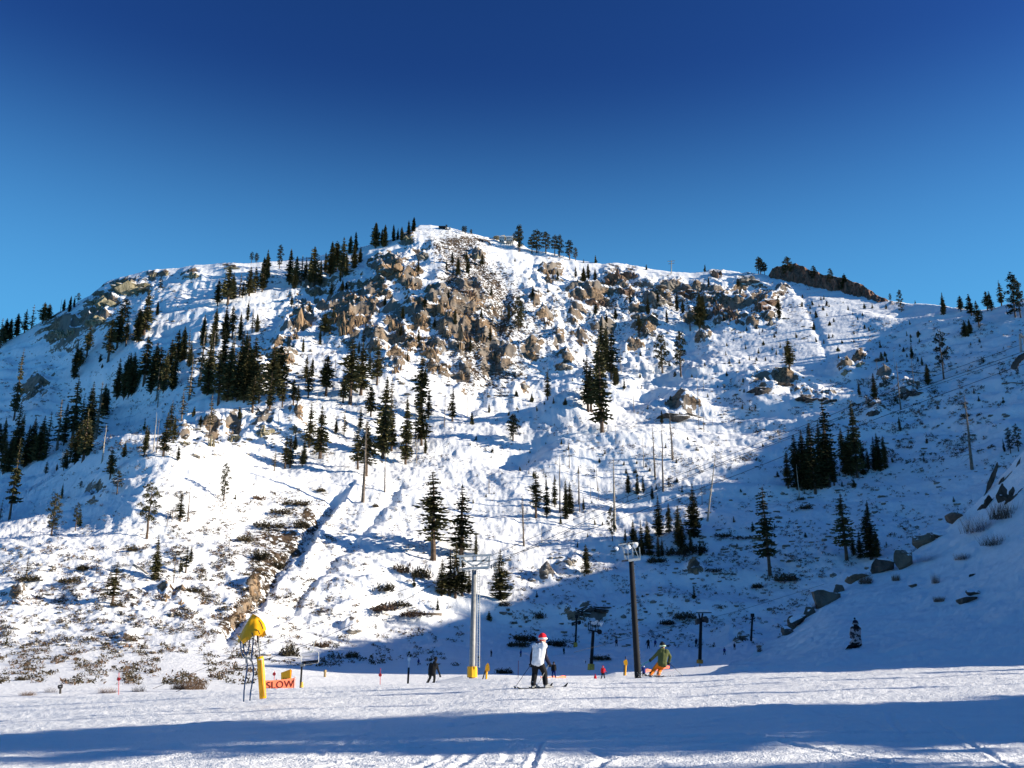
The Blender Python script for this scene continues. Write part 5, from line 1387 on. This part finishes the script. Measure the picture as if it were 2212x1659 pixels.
p = ground(702, 1462); b = p; w = lambda u, v, dd=0.0: W(u, v, p[1] + dd, p)
t = tag(MB().tube([(0, 0, -.5), (0, 0, .75), (0, 0, .8), (0, 0, 1.15)], [.22, .2, .28, .2], 8).build('bollard', M_BAMB, None, True, tuple(p)), 'small tan bollard standing at the edge of the valley track', 'bollard')
def net(u0, v0, u1, v1, D_, hpx, label):
    b = pt(u0, v0, D_); t = thing('safety_net', label, 'net', tuple(b), group='orange safety nets'); w = lambda u, v, dd=0.0: W(u, v, D_ + dd, b)
    m = MB(); n_ = 16
    for k in range(5):
        for i in range(n_): m.bar(w(u0 + (u1 - u0) * i / n_, v0 + (v1 - v0) * i / n_ - hpx * k / 4 * (.7 + .3 * math.sin(i)), .5 * i), w(u0 + (u1 - u0) * (i + 1) / n_, v0 + (v1 - v0) * (i + 1) / n_ - hpx * k / 4 * (.7 + .3 * math.sin(i + 1)), .5 * (i + 1)), .05)
    for i in range(n_ + 1): m.bar(w(u0 + (u1 - u0) * i / n_, v0 + (v1 - v0) * i / n_, .5 * i), w(u0 + (u1 - u0) * i / n_, v0 + (v1 - v0) * i / n_ - hpx * (.7 + .3 * math.sin(i)), .5 * i), .05)
    o = m.build('mesh_net', M_REDO, t)
    for i in (0, 8, 16): MB().bar(w(u0 + (u1 - u0) * i / n_, v0 + (v1 - v0) * i / n_ + 2, .5 * i), w(u0 + (u1 - u0) * i / n_, v0 + (v1 - v0) * i / n_ - hpx * 1.2, .5 * i), .07).build('stake', M_RED, t)
net(1168, 1466, 1222, 1464, 112, 4.5, 'low orange net behind the skier in the white jacket')
net(1392, 1452, 1446, 1443, 135, 6, 'low orange net behind the orange trousered skier')

# --- fallen logs
def log(pts, r, label, mat=M_DEADW):
    P_ = [ground(u, v) + np.array([0, 0, r * .8]) for u, v in pts]; o = P_[0]
    m = MB().tube([tuple(p - o) for p in P_], [r] + [r * .8] * (len(P_) - 2) + [r * .5], 7); tag(m.build('fallen_log', mat, None, True, tuple(o)), label, 'log', 'fallen logs')
log([(953, 1331), (925, 1329), (892, 1326)], .45, 'long fallen log in the valley left of the lift tower')
log([(287, 1222), (305, 1232), (319, 1240)], .35, 'fallen log on the brushy slope by the dark firs', M_PALEW)
log([(1955, 802), (1990, 806), (2025, 803)], .4, 'fallen trunk beside the big dark pine at right')
log([(2165, 831), (2190, 829), (2210, 830)], .4, 'fallen trunk at the right edge under the cables')

# --- summit buildings
p = ground(1092, 527); D0 = p[1]; p = pt(1092, 526, D0); w = lambda u, v, dd=0.0: W(u, v, D0 + dd, p)
t = thing('summit_building', 'pale low building with a snowy roof right of the summit', 'building', tuple(p))
k_ = D0 / FOC
MB().box(w(1084, 520), (11 * k_, 6, 11 * k_)).build('wall', M_WALLB, t); MB().box(w(1100.5, 519.5), (15 * k_, 7, 8 * k_)).build('hall', M_WALLB, t)
MB().box(w(1084, 513.4), (13 * k_, 7.5, 2.0 * k_)).build('roof', M_WHITE, t); MB().box(w(1100.5, 514.2), (17 * k_, 8.5, 2.6 * k_)).build('roof', M_WHITE, t)
for u_ in (1081, 1085, 1095.5, 1100, 1104.5): MB().box(w(u_, 520.5, -3.6 if u_ > 1090 else -3.1), (2.2 * k_, .3, 3 * k_)).build('window', M_BLACK, t)
for u_ in (1095, 1099, 1103, 1107): MB().bar(w(u_, 523, -2), w(u_, 530, -2), .5).build('stilt', M_RUST, t)
p = ground(955, 493); D0 = p[1]; p = pt(955, 495.5, D0); w = lambda u, v, dd=0.0: W(u, v, D0 + dd, p)
t = thing('summit_hut', 'dark low hut on the summit skyline', 'hut', tuple(p))
MB().box(w(955, 493.3), (14 * k_, 5, 4.0 * k_)).build('wall', M_BLACK, t); MB().box(w(955, 490.8), (15.5 * k_, 5.6, .9 * k_)).build('roof', M_RUST, t)
tag(MB().box((0, 0, 0), (5 * k_, 3, 5.5 * k_)).build('shed', M_WALLB, None, False, tuple(pt(971.5, 494, D0))), 'small pale shed right of the dark summit hut', 'hut')
# ------------------------------------------------------------------ people
def cloth(name, c, rough=0.85, var=0.12): return simple_mat(name, c, rough, 0.0, var, 14.0, 0.2)
M_SKIN = cloth('skin', (0.48, 0.27, 0.19), 0.6); M_JWHITE = cloth('white_cloth', (0.72, 0.73, 0.76)); M_NAVY = cloth('navy_cloth', (0.016, 0.016, 0.035)); M_BLK = cloth('black_cloth', (0.010, 0.010, 0.012))
M_OLIVE_C = cloth('olive_cloth', (0.085, 0.10, 0.034)); M_ORANGE = cloth('orange_cloth', (0.75, 0.19, 0.012)); M_REDC = cloth('red_cloth', (0.55, 0.012, 0.025)); M_BLUEC = cloth('blue_cloth', (0.02, 0.03, 0.16))
M_GREYC = cloth('grey_plastic', (0.25, 0.25, 0.25), 0.4); M_REDHAT = cloth('red_wool', (0.72, 0.015, 0.03)); M_WHAT = cloth('white_wool', (0.78, 0.74, 0.72)); M_MINT = cloth('pale_green_strap', (0.55, 0.70, 0.50))
def camo():
    t = NT('grey_camouflage'); co = t.n('ShaderNodeTexCoord').outputs['Object']; f = t.noise(co, 7.0, 2, .5)
    t.base(t.mix(t.ramp(f, .50, .54), (.40, .34, .36), (.035, .03, .04))); t.set(.85, 0, .2); return t.m
M_CAMO = camo()
_tmpc = bpy.data.collections.new('tmp'); COL.children.link(_tmpc)
def blend(parts, voxel, smooth=3):
    """one smooth surface around tapered limbs: parts = [(p0, r0, p1, r1)]"""
    m = MB()
    for (p0, r0, p1, r1) in parts:
        m.ball(p0, r0, 12, 8)
        if p1 is not None:
            m.ball(p1, r1, 12, 8)
            if (Vector(p1) - Vector(p0)).length > 1e-4: m.tube([p0, p1], [r0, r1], 12)
    me = bpy.data.meshes.new('tmp'); me.from_pydata(m.v, [], m.f)
    o = bpy.data.objects.new('tmp', me); _tmpc.objects.link(o)
    r = o.modifiers.new('r', 'REMESH'); r.mode = 'VOXEL'; r.voxel_size = voxel
    s = o.modifiers.new('s', 'SMOOTH'); s.iterations = smooth; s.factor = 0.5
    bpy.context.view_layer.update()
    out = bpy.data.meshes.new_from_object(o.evaluated_get(bpy.context.evaluated_depsgraph_get()))
    bpy.data.objects.remove(o); bpy.data.meshes.remove(me); out.shade_smooth()
    return out
V3 = Vector
def lerp(a, b, f): return tuple(V3(a) * (1 - f) + V3(b) * f)

def hand_parts(el, ha, sc=1.0):
    d = (V3(ha) - V3(el)).normalized(); side = d.cross(V3((0, 1, 0)));  side = side.normalized() if side.length > .1 else V3((1, 0, 0)); up = side.cross(d)
    P_ = [(tuple(V3(ha) - d * .02), .036 * sc, tuple(V3(ha) + d * .05), .042 * sc)]
    for i, (off, L) in enumerate(((-.030, .062), (-.010, .072), (.010, .068), (.030, .054))):
        r0 = V3(ha) + d * .055 + side * off * sc; k1 = r0 + (d * .75 + up * .35) * L * .6 * sc; k2 = k1 + (d * .1 + up * .9) * L * .55 * sc
        P_ += [(tuple(r0), .013 * sc, tuple(k1), .012 * sc), (tuple(k1), .012 * sc, tuple(k2), .010 * sc)]
    th = V3(ha) + d * .01 - side * .035 * sc
    P_ += [(tuple(th), .014 * sc, tuple(th + (d * .5 + up * .6 - side * .4) * .05 * sc), .012 * sc)]
    return P_

def person(label, pos, J, look, col, size=1.0, voxel=0.02, group=None, hem=0.0):
    """J: joints in metres from the feet; look: where the face points"""
    t = thing('person', label, 'person', tuple(pos), group=group); t.scale = (size, size, size)
    j = lambda k: J[k]
    H_, look = V3(J['head']), V3(look).normalized()
    shm = lerp(J['shL'], J['shR'], .5); hipm = lerp(J['hipL'], J['hipR'], .5)
    legs = []
    for s in 'LR':
        ft = tuple(V3(J['an' + s]) + V3(J.get('toe', (0.03, .16, 0))) + V3((0, 0, -.05)))
        legs += [(J['hip' + s], .095, J['kn' + s], .062), (J['kn' + s], .062, J['an' + s], .045), (tuple(V3(J['an' + s]) - V3((0, 0, .03))), .045, ft, .038)]
    arms = []; hands = []
    for s in 'LR':
        arms += [(J['sh' + s], .060, J['el' + s], .047), (J['el' + s], .047, J['ha' + s], .034)]; hands += hand_parts(J['el' + s], J['ha' + s])
    torso = [(J['shL'], .075, J['shR'], .075), (J['hipL'], .10, J['hipR'], .10)]
    for f_ in (.15, .5, .85): torso.append((lerp(J['shL'], J['shR'], f_), .095, lerp(J['hipL'], J['hipR'], f_), .10))
    torso.append((lerp(shm, hipm, .3), .13, lerp(shm, hipm, .75), .12))
    head = [(J['neck'], .055, tuple(H_ - V3((0, 0, .06))), .055), (tuple(H_ + V3((0, 0, .02))), .098, tuple(H_ - V3((0, 0, .055)) + look * .02), .075), (tuple(H_ + look * .085 - V3((0, 0, .01))), .018, tuple(H_ + look * .105 - V3((0, 0, .035))), .017), (tuple(H_ + look * .07 - V3((0, 0, .10))), .035, None, 0)]
    body = blend(torso + legs + arms + hands + head + [(shm, .06, J['neck'], .055)], voxel, 2); body.materials.append(M_SKIN); inst('body', body, t)
    g = .022
    top = [(a, r + g, b_, (s + g)) for a, r, b_, s in torso]
    if hem: top += [(lerp(J['shL'], J['hipL'], 1.0), .115, tuple(V3(J['hipL']) - V3((0, 0, hem))), .12), (lerp(J['shR'], J['hipR'], 1.0), .115, tuple(V3(J['hipR']) - V3((0, 0, hem))), .12), (hipm, .14, tuple(V3(hipm) - V3((0, 0, hem))), .13)]
    top += [(shm, .09, tuple(V3(J['neck']) - V3((0, 0, .01))), .075)]
    sl = [(a, r + g, b_, s + g) for a, r, b_, s in arms]
    if col.get('sleeves'):
        me = blend(top, voxel); me.materials.append(col['jacket']); inst('jacket', me, t); me = blend(sl, voxel); me.materials.append(col['sleeves']); inst('sleeves', me, t)
    else:
        me = blend(top + sl, voxel); me.materials.append(col['jacket']); inst('jacket', me, t)
    tr_ = [(J['hipL'], .118, J['hipR'], .118)]
    for s in 'LR': tr_ += [(J['hip' + s], .118, J['kn' + s], .088), (J['kn' + s], .088, tuple(V3(J['an' + s]) + V3((0, 0, .0))), .080)]
    me = blend(tr_, voxel); me.materials.append(col['trousers']); inst('trousers', me, t)
    for s in 'LR':
        a = V3(J['an' + s]); tv = V3(J.get('toe', (0.03, .16, 0)))
        me = blend([(tuple(a + V3((0, 0, .04))), .066, tuple(a - V3((0, 0, .04))), .062), (tuple(a - V3((0, 0, .05))), .062, tuple(a + tv - V3((0, 0, .06))), .052)], voxel, 1); me.materials.append(col['boots']); inst('boot', me, t)
        me = blend([(a_, r + .010, b_, s_ + .010) for a_, r, b_, s_ in hand_parts(J['el' + s], J['ha' + s], 1.1)], min(voxel, .016), 1); me.materials.append(col['gloves']); inst('glove', me, t)
    if col.get('hood'):
        me = blend([(tuple(V3(J['neck']) - look * .08 - V3((.05, 0, .03))), .08, tuple(V3(J['neck']) - look * .08 + V3((.05, 0, -.03))), .08)], voxel); me.materials.append(col['hood']); inst('hood', me, t)
    me = blend([(tuple(H_ + V3((0, 0, .045)) - look * .012), .122, tuple(H_ + V3((0, 0, .03)) - look * .02), .12)], voxel, 2); me.materials.append(col['hat']); hat = inst(col.get('hatname', 'hat'), me, t)
    if col.get('band'):
        q = MB(); c = H_ + V3((0, 0, .0)); n = 20; zz = look.cross(V3((0, 0, 1)))
        q.tube([c + V3((math.cos(6.2832 * i / n) * .112, math.sin(6.2832 * i / n) * .112, .0)) for i in range(n + 1)], .034, 7, False); q.build('hat_band' if col.get('hatname', 'hat') == 'hat' else 'goggle_strap', col['band'], t, True)
    if col.get('goggles'):
        q = MB(); q.ball(H_ + look * .095 + V3((0, 0, .02)), (.06, .06, .045), 12, 8); q.build('goggles', col['goggles'], t, True)
    if col.get('bobble'):
        MB().ball(H_ + V3((-.012, 0, .215)), .045, 12, 8).build('bobble', col['bobble'], t, True)
    if col.get('gaiter'):
        me = blend([(tuple(H_ - V3((0, 0, .07))), .088, J['neck'], .09)], voxel); me.materials.append(col['gaiter']); inst('neck_warmer', me, t)
    return t

def pole_thing(label, pos, a, b_, grip, shaft):
    t = thing('ski_pole', label, 'ski pole', tuple(np.array(pos) + np.array(a))); d = V3(b_) - V3(a)
    MB().tube([(0, 0, 0), d], [.009, .006], 7).build('shaft', shaft, t, True); MB().tube([-d.normalized() * .06, d.normalized() * .10], .016, 8).build('grip', grip, t, True)
    m = MB(); disc(m, d - d.normalized() * .05, d, .045, .008, 12); m.build('basket', M_BLK, t); return t
def ski_thing(label, pos, c, ang, L=1.62, mat=None, tip=None):
    t = tag(bpy.data.objects.new('ski', None), label, 'ski'); link(t); t.location = tuple(np.array(pos) + np.array(c)); t.rotation_euler = (0, 0, ang)
    m = MB(); n = 14; vv = []; ff = []
    for i in range(n + 1):
        f_ = i / n * 2 - 1; y = f_ * L / 2; wd = .045 + .012 * f_ * f_; z = .012 + (.11 * max(0, (f_ - .78) / .22) ** 2) + .05 * max(0, (-f_ - .9) / .1) ** 2
        wd *= (1 - .7 * max(0, (abs(f_) - .93) / .07))
        vv += [(-wd, y, z), (wd, y, z), (wd, y, z + .014), (-wd, y, z + .014)]
    for i in range(n):
        for k in range(4): ff.append((i * 4 + k, i * 4 + (k + 1) % 4, i * 4 + 4 + (k + 1) % 4, i * 4 + 4 + k))
    ff += [(3, 2, 1, 0), tuple(n * 4 + k for k in range(4))]
    m.add(vv, ff); m.build('blade', mat or M_BLK, t); MB().box((0, .0, .045), (.07, .34, .04)).build('binding', M_GREYC, t)
    return t

# --- skier in the white jacket
b = on_piste(1158 + 12, 29.5)
J = dict(head=(.150, .14, 1.44), neck=(.105, .08, 1.31), shL=(-.085, .06, 1.215), shR=(.190, .0, 1.225), elL=(-.175, .16, .94), haL=(-.195, .22, .70), elR=(.215, .10, .94), haR=(.345, .24, .70),
         hipL=(-.085, 0, .74), hipR=(.060, 0, .74), knL=(-.095, .14, .44), anL=(-.150, 0, .13), knR=(.195, .14, .45), anR=(.215, .06, .15), toe=(.10, .12, 0))
pw = b + np.array([-.10, 0, 0])
person('skier in a white jacket and black trousers with a red and white hat', pw, J, (.85, .5, -.12), dict(jacket=M_JWHITE, sleeves=M_NAVY, trousers=M_BLK, boots=M_GREYC, gloves=M_BLK, hat=M_REDHAT, band=M_WHAT, hood=M_NAVY), voxel=.016, hem=.0)
ski_thing('left ski of the skier in the white jacket', pw, (-.15 + .06, .06, .0), R(-42)); ski_thing('right ski of the skier in the white jacket', pw, (.215 + .10, .13, .0), R(-48))
pole_thing('left ski pole of the skier in the white jacket', pw, (-.195, .22, .70), (-.72, -.25, .01), M_GREYC, M_NAVY)
pole_thing('right ski pole of the skier in the white jacket', pw, (.345, .24, .70), (-.10, -.30, -.01), M_GREYC, M_STEEL)
# --- skier in olive jacket and orange trousers
Do = 42.0; b = pt(1420, 1462, Do)
po = pt(1413, 1461.5, Do)
J = dict(head=(.435, .14, 1.26), neck=(.450, .07, 1.12), shL=(.275, .05, 1.03), shR=(.605, .03, 1.02), elL=(.105, .12, .86), haL=(-.075, .22, .68), elR=(.735, .10, .81), haR=(.675, .18, .57),
         hipL=(.265, -.05, .56), hipR=(.445, -.05, .52), knL=(.060, .16, .32), anL=(-.140, .0, .09), knR=(.290, .16, .28), anR=(.175, .0, .07), toe=(-.05, .15, 0))
person('skier in an olive jacket and orange trousers leaning into a turn', po, J, (.75, .6, -.1), dict(jacket=M_OLIVE_C, trousers=M_ORANGE, boots=M_BLK, gloves=M_BLK, hat=M_BLK, hatname='helmet', band=M_MINT, goggles=M_WHITE, hood=M_OLIVE_C), voxel=.018, hem=.03)
ski_thing('left ski of the orange trousered skier', po, (-.16, .05, -.01), R(35)); ski_thing('right ski of the orange trousered skier', po, (.15, .05, -.01), R(35))
pole_thing('left ski pole of the orange trousered skier, green tipped', po, (-.075, .22, .68), (-.53, .35, .42), M_BLK, simple_mat('green_paint', (.05, .55, .10), .5)); pole_thing('right ski pole of the orange trousered skier', po, (.675, .18, .57), (1.32, .1, -.06), M_BLK, M_RUST)
rngp = np.random.default_rng(4); SV = []; SF = []
for i in range(900):
    f_ = rngp.uniform(0, 1) ** 1.5; p = np.array([rngp.normal(.15, .45) + 1.2 * f_ * rngp.uniform(0, 1), rngp.normal(0, .25), abs(rngp.normal(0, .07 + .05 * f_))]) + po + (0, -.1, -.02)
    e = rngp.normal(size=(3, 3)) * .012; q = len(SV); SV += [tuple(p + x) for x in e]; SF.append((q, q + 1, q + 2))
o = mesh_obj('snow_spray', SV, SF, M_PISTE); o['kind'] = 'stuff'; tag(o, 'fine snow thrown up round the turning skier', 'snow')
# --- person in black
pb = pt(931, 1475.5, 65.0)
J = dict(head=(.285, .06, 1.52), neck=(.235, .02, 1.34), shL=(-.075, .0, 1.16), shR=(.355, .0, 1.16), elL=(-.15, .10, .84), haL=(-.16, .18, .56), elR=(.455, .06, .80), haR=(.585, .12, .46),
         hipL=(-.02, 0, .66), hipR=(.185, 0, .66), knL=(-.075, .12, .34), anL=(-.185, 0, .10), knR=(.215, .12, .34), anR=(.205, 0, .10), toe=(-.08, .12, 0))
person('skier dressed all in black seen from behind on the crest', pb, J, (.3, .9, 0), dict(jacket=M_BLK, trousers=M_BLK, boots=M_BLK, gloves=M_BLK, hat=M_BLK, hood=M_BLK, gaiter=M_BLK), voxel=.025, hem=.10)
pole_thing('right ski pole of the skier in black', pb, (.585, .12, .46), (.33, .05, .02), M_BLK, M_STEEL); pole_thing('left ski pole of the skier in black', pb, (-.16, .18, .56), (-.30, -.05, .02), M_BLK, M_STEEL)
# --- kneeling snowboarder on the near slope
ps = on_slope(1851, 1399); 
J = dict(head=(.018, .02, .985), neck=(.015, .0, .86), shL=(-.150, .0, .765), shR=(.150, .0, .755), elL=(-.195, .10, .55), haL=(-.12, .24, .44), elR=(.185, .10, .54), haR=(.13, .24, .44),
         hipL=(-.085, 0, .27), hipR=(.105, 0, .26), knL=(-.14, .30, .16), anL=(-.20, -.04, .11), knR=(.14, .30, .15), anR=(.02, -.06, .10), toe=(-.06, -.13, 0))
s_ = ps[1] / 42.0
person('snowboarder in grey camouflage kneeling with a bobble hat on the shaded slope', ps, J, (.0, .95, -.1), dict(jacket=M_CAMO, trousers=M_CAMO, boots=M_BLK, gloves=M_BLK, hat=M_NAVY, band=M_GREYC, bobble=M_NAVY, gaiter=M_NAVY, hood=M_BLK), size=s_, voxel=.02, hem=.04)
t = thing('snowboard', 'dark snowboard under the kneeling snowboarder', 'snowboard', tuple(ps), scale=(s_, s_, s_))
m = MB(); n = 16; vv = []; ff = []; A0, B0 = V3((-.66, -.34, -.13)), V3((.16, .02, .03)); ax = (B0 - A0); wv = V3((.10, -.10, .19)) * .62; nn = ax.cross(wv).normalized() * .014
for i in range(n + 1):
    f_ = i / n; wd = 1.0 * math.sqrt(max(.05, 1 - (abs(f_ * 2 - 1)) ** 6)); c = A0 + ax * f_ + V3((0, 0, .10)) + nn * 4 * (abs(f_ * 2 - 1) ** 4)
    vv += [c - wv * wd, c + wv * wd, c + wv * wd + nn, c - wv * wd + nn]
for i in range(n):
    for k in range(4): ff.append((i * 4 + k, i * 4 + (k + 1) % 4, i * 4 + 4 + (k + 1) % 4, i * 4 + 4 + k))
ff += [(3, 2, 1, 0), tuple(n * 4 + k for k in range(4))]
m.add(vv, ff); m.build('deck', M_BLK, t)
for f_ in (.35, .68): MB().box(A0 + ax * f_ + V3((0, 0, .12)), (.12, .16, .10)).build('binding', M_BLK, t)
# --- small figures
STAND = dict(head=(0, .02, 1.60), neck=(0, 0, 1.45), shL=(-.18, 0, 1.36), shR=(.18, 0, 1.36), elL=(-.24, .06, 1.08), haL=(-.22, .16, .86), elR=(.24, .06, 1.08), haR=(.22, .16, .86), hipL=(-.10, 0, .86), hipR=(.10, 0, .86), knL=(-.14, .07, .46), anL=(-.16, 0, .10), knR=(.14, .07, .46), anR=(.16, 0, .10))
SKI1 = dict(STAND); SKI1.update(head=(.06, .1, 1.46), neck=(.03, .05, 1.32), elL=(-.32, .1, 1.0), haL=(-.38, .2, .8), knL=(-.10, .16, .42), knR=(.18, .16, .42), hipL=(-.1, -.05, .78), hipR=(.1, -.05, .78))
SKI2 = dict(STAND); SKI2.update(anL=(-.28, 0, .1), anR=(.22, .1, .1), haR=(.42, .2, .9), elR=(.34, .1, 1.08))
SIT = dict(head=(0, 0, .86), neck=(0, 0, .72), shL=(-.16, 0, .62), shR=(.16, 0, .62), elL=(-.24, .05, .38), haL=(-.26, .1, .16), elR=(.24, .05, .38), haR=(.26, .1, .16), hipL=(-.11, 0, .14), hipR=(.11, 0, .14), knL=(-.16, .36, .30), anL=(-.18, .66, .10), knR=(.16, .36, .30), anR=(.18, .66, .10))
p = find_piste(1303, 1467); h1 = 26.5 / FOC * p[1]
person('child in a red jacket and helmet standing left of the tall floodlight mast', p, SKI2, (.3, .9, 0), dict(jacket=M_REDC, trousers=M_BLK, boots=M_BLK, gloves=M_BLK, hat=M_REDHAT, band=M_GREYC), size=h1 / 1.72, voxel=.035)
p = find_piste(1286, 1467)
person('person in orange red sitting in the snow beside the child in red', p, SIT, (.2, .9, 0), dict(jacket=M_REDC, trousers=M_BLK, boots=M_BLK, gloves=M_BLK, hat=M_REDHAT), size=9.5 / FOC * p[1] / .98, voxel=.035)
p = find_piste(1391, 1466); p = pt(1391, 1466, 110.0)
person('child in dark blue right at the foot of the tall floodlight mast', p, SKI1, (.2, .9, 0), dict(jacket=M_BLUEC, trousers=M_BLK, boots=M_BLK, gloves=M_BLK, hat=M_WHAT), size=25.0 / FOC * 110 / 1.6, voxel=.035)
p = pt(1196.5, 1466, 100.0)
person('person in dark blue standing just behind the hand of the skier in white', p, STAND, (.2, .9, 0), dict(jacket=M_BLK, trousers=M_BLUEC, boots=M_BLK, gloves=M_BLK, hat=M_BLK), size=33.5 / FOC * 100 / 1.74, voxel=.035)
protos = []
FAR = [(1331,1397,17,'between the two middle lift towers'),(1400,1402,20,'left of the orange trousered skier, slim and upright'),(1415,1398,15,'just above the head of the orange trousered skier'),(1504,1397,17,'left of the orange padded lift tower'),(1544,1395,10,'right of the orange padded lift tower'),
       (1566,1414,15,'at the edge of the near slope, the lower one'),(1586,1404,14,'at the edge of the near slope, the higher one'),(1218,1412,14,'right of the skier in the white jacket'),(1125,1418,15,'above the pale red slalom pole'),(1062,1420,14,'right of the grey tower, the farther one'),(1036,1428,14,'right of the grey tower, beside its ladder'),(903,1437,14,'left of the skier in black'),(1513,1444,9,'small at the foot of the orange padded lift tower'),(1501,1447,7,'tiny beside the near slope edge'),(597,1473,7,'tiny behind the yellow post'),(1265,1431,6,'tiny left of the ochre foot pad')]
for i, (u, v, h, lab) in enumerate(FAR):
    p = ground(u, v); s_ = h / FOC * p[1] / 1.7
    if i < 3:
        t = person('distant skier in dark clothes ' + lab, p, (STAND, SKI1, SKI2)[i], (.2, .9, 0), dict(jacket=(M_NAVY, M_BLK, M_BLUEC)[i], trousers=M_BLK, boots=M_BLK, gloves=M_BLK, hat=M_BLK), size=s_, voxel=.05, group='distant skiers in the valley'); protos.append(t)
    else:
        src = protos[i % 3]; t = src.copy(); COL.objects.link(t); t.location = tuple(p); t.scale = (s_,) * 3; t.rotation_euler = (0, 0, rr.uniform(-1, 1))
        tag(t, 'distant skier in dark clothes ' + lab, 'person', 'distant skiers in the valley')
        for ch in list(src.children): c = ch.copy(); COL.objects.link(c); c.parent = t
bpy.data.collections.remove(_tmpc)
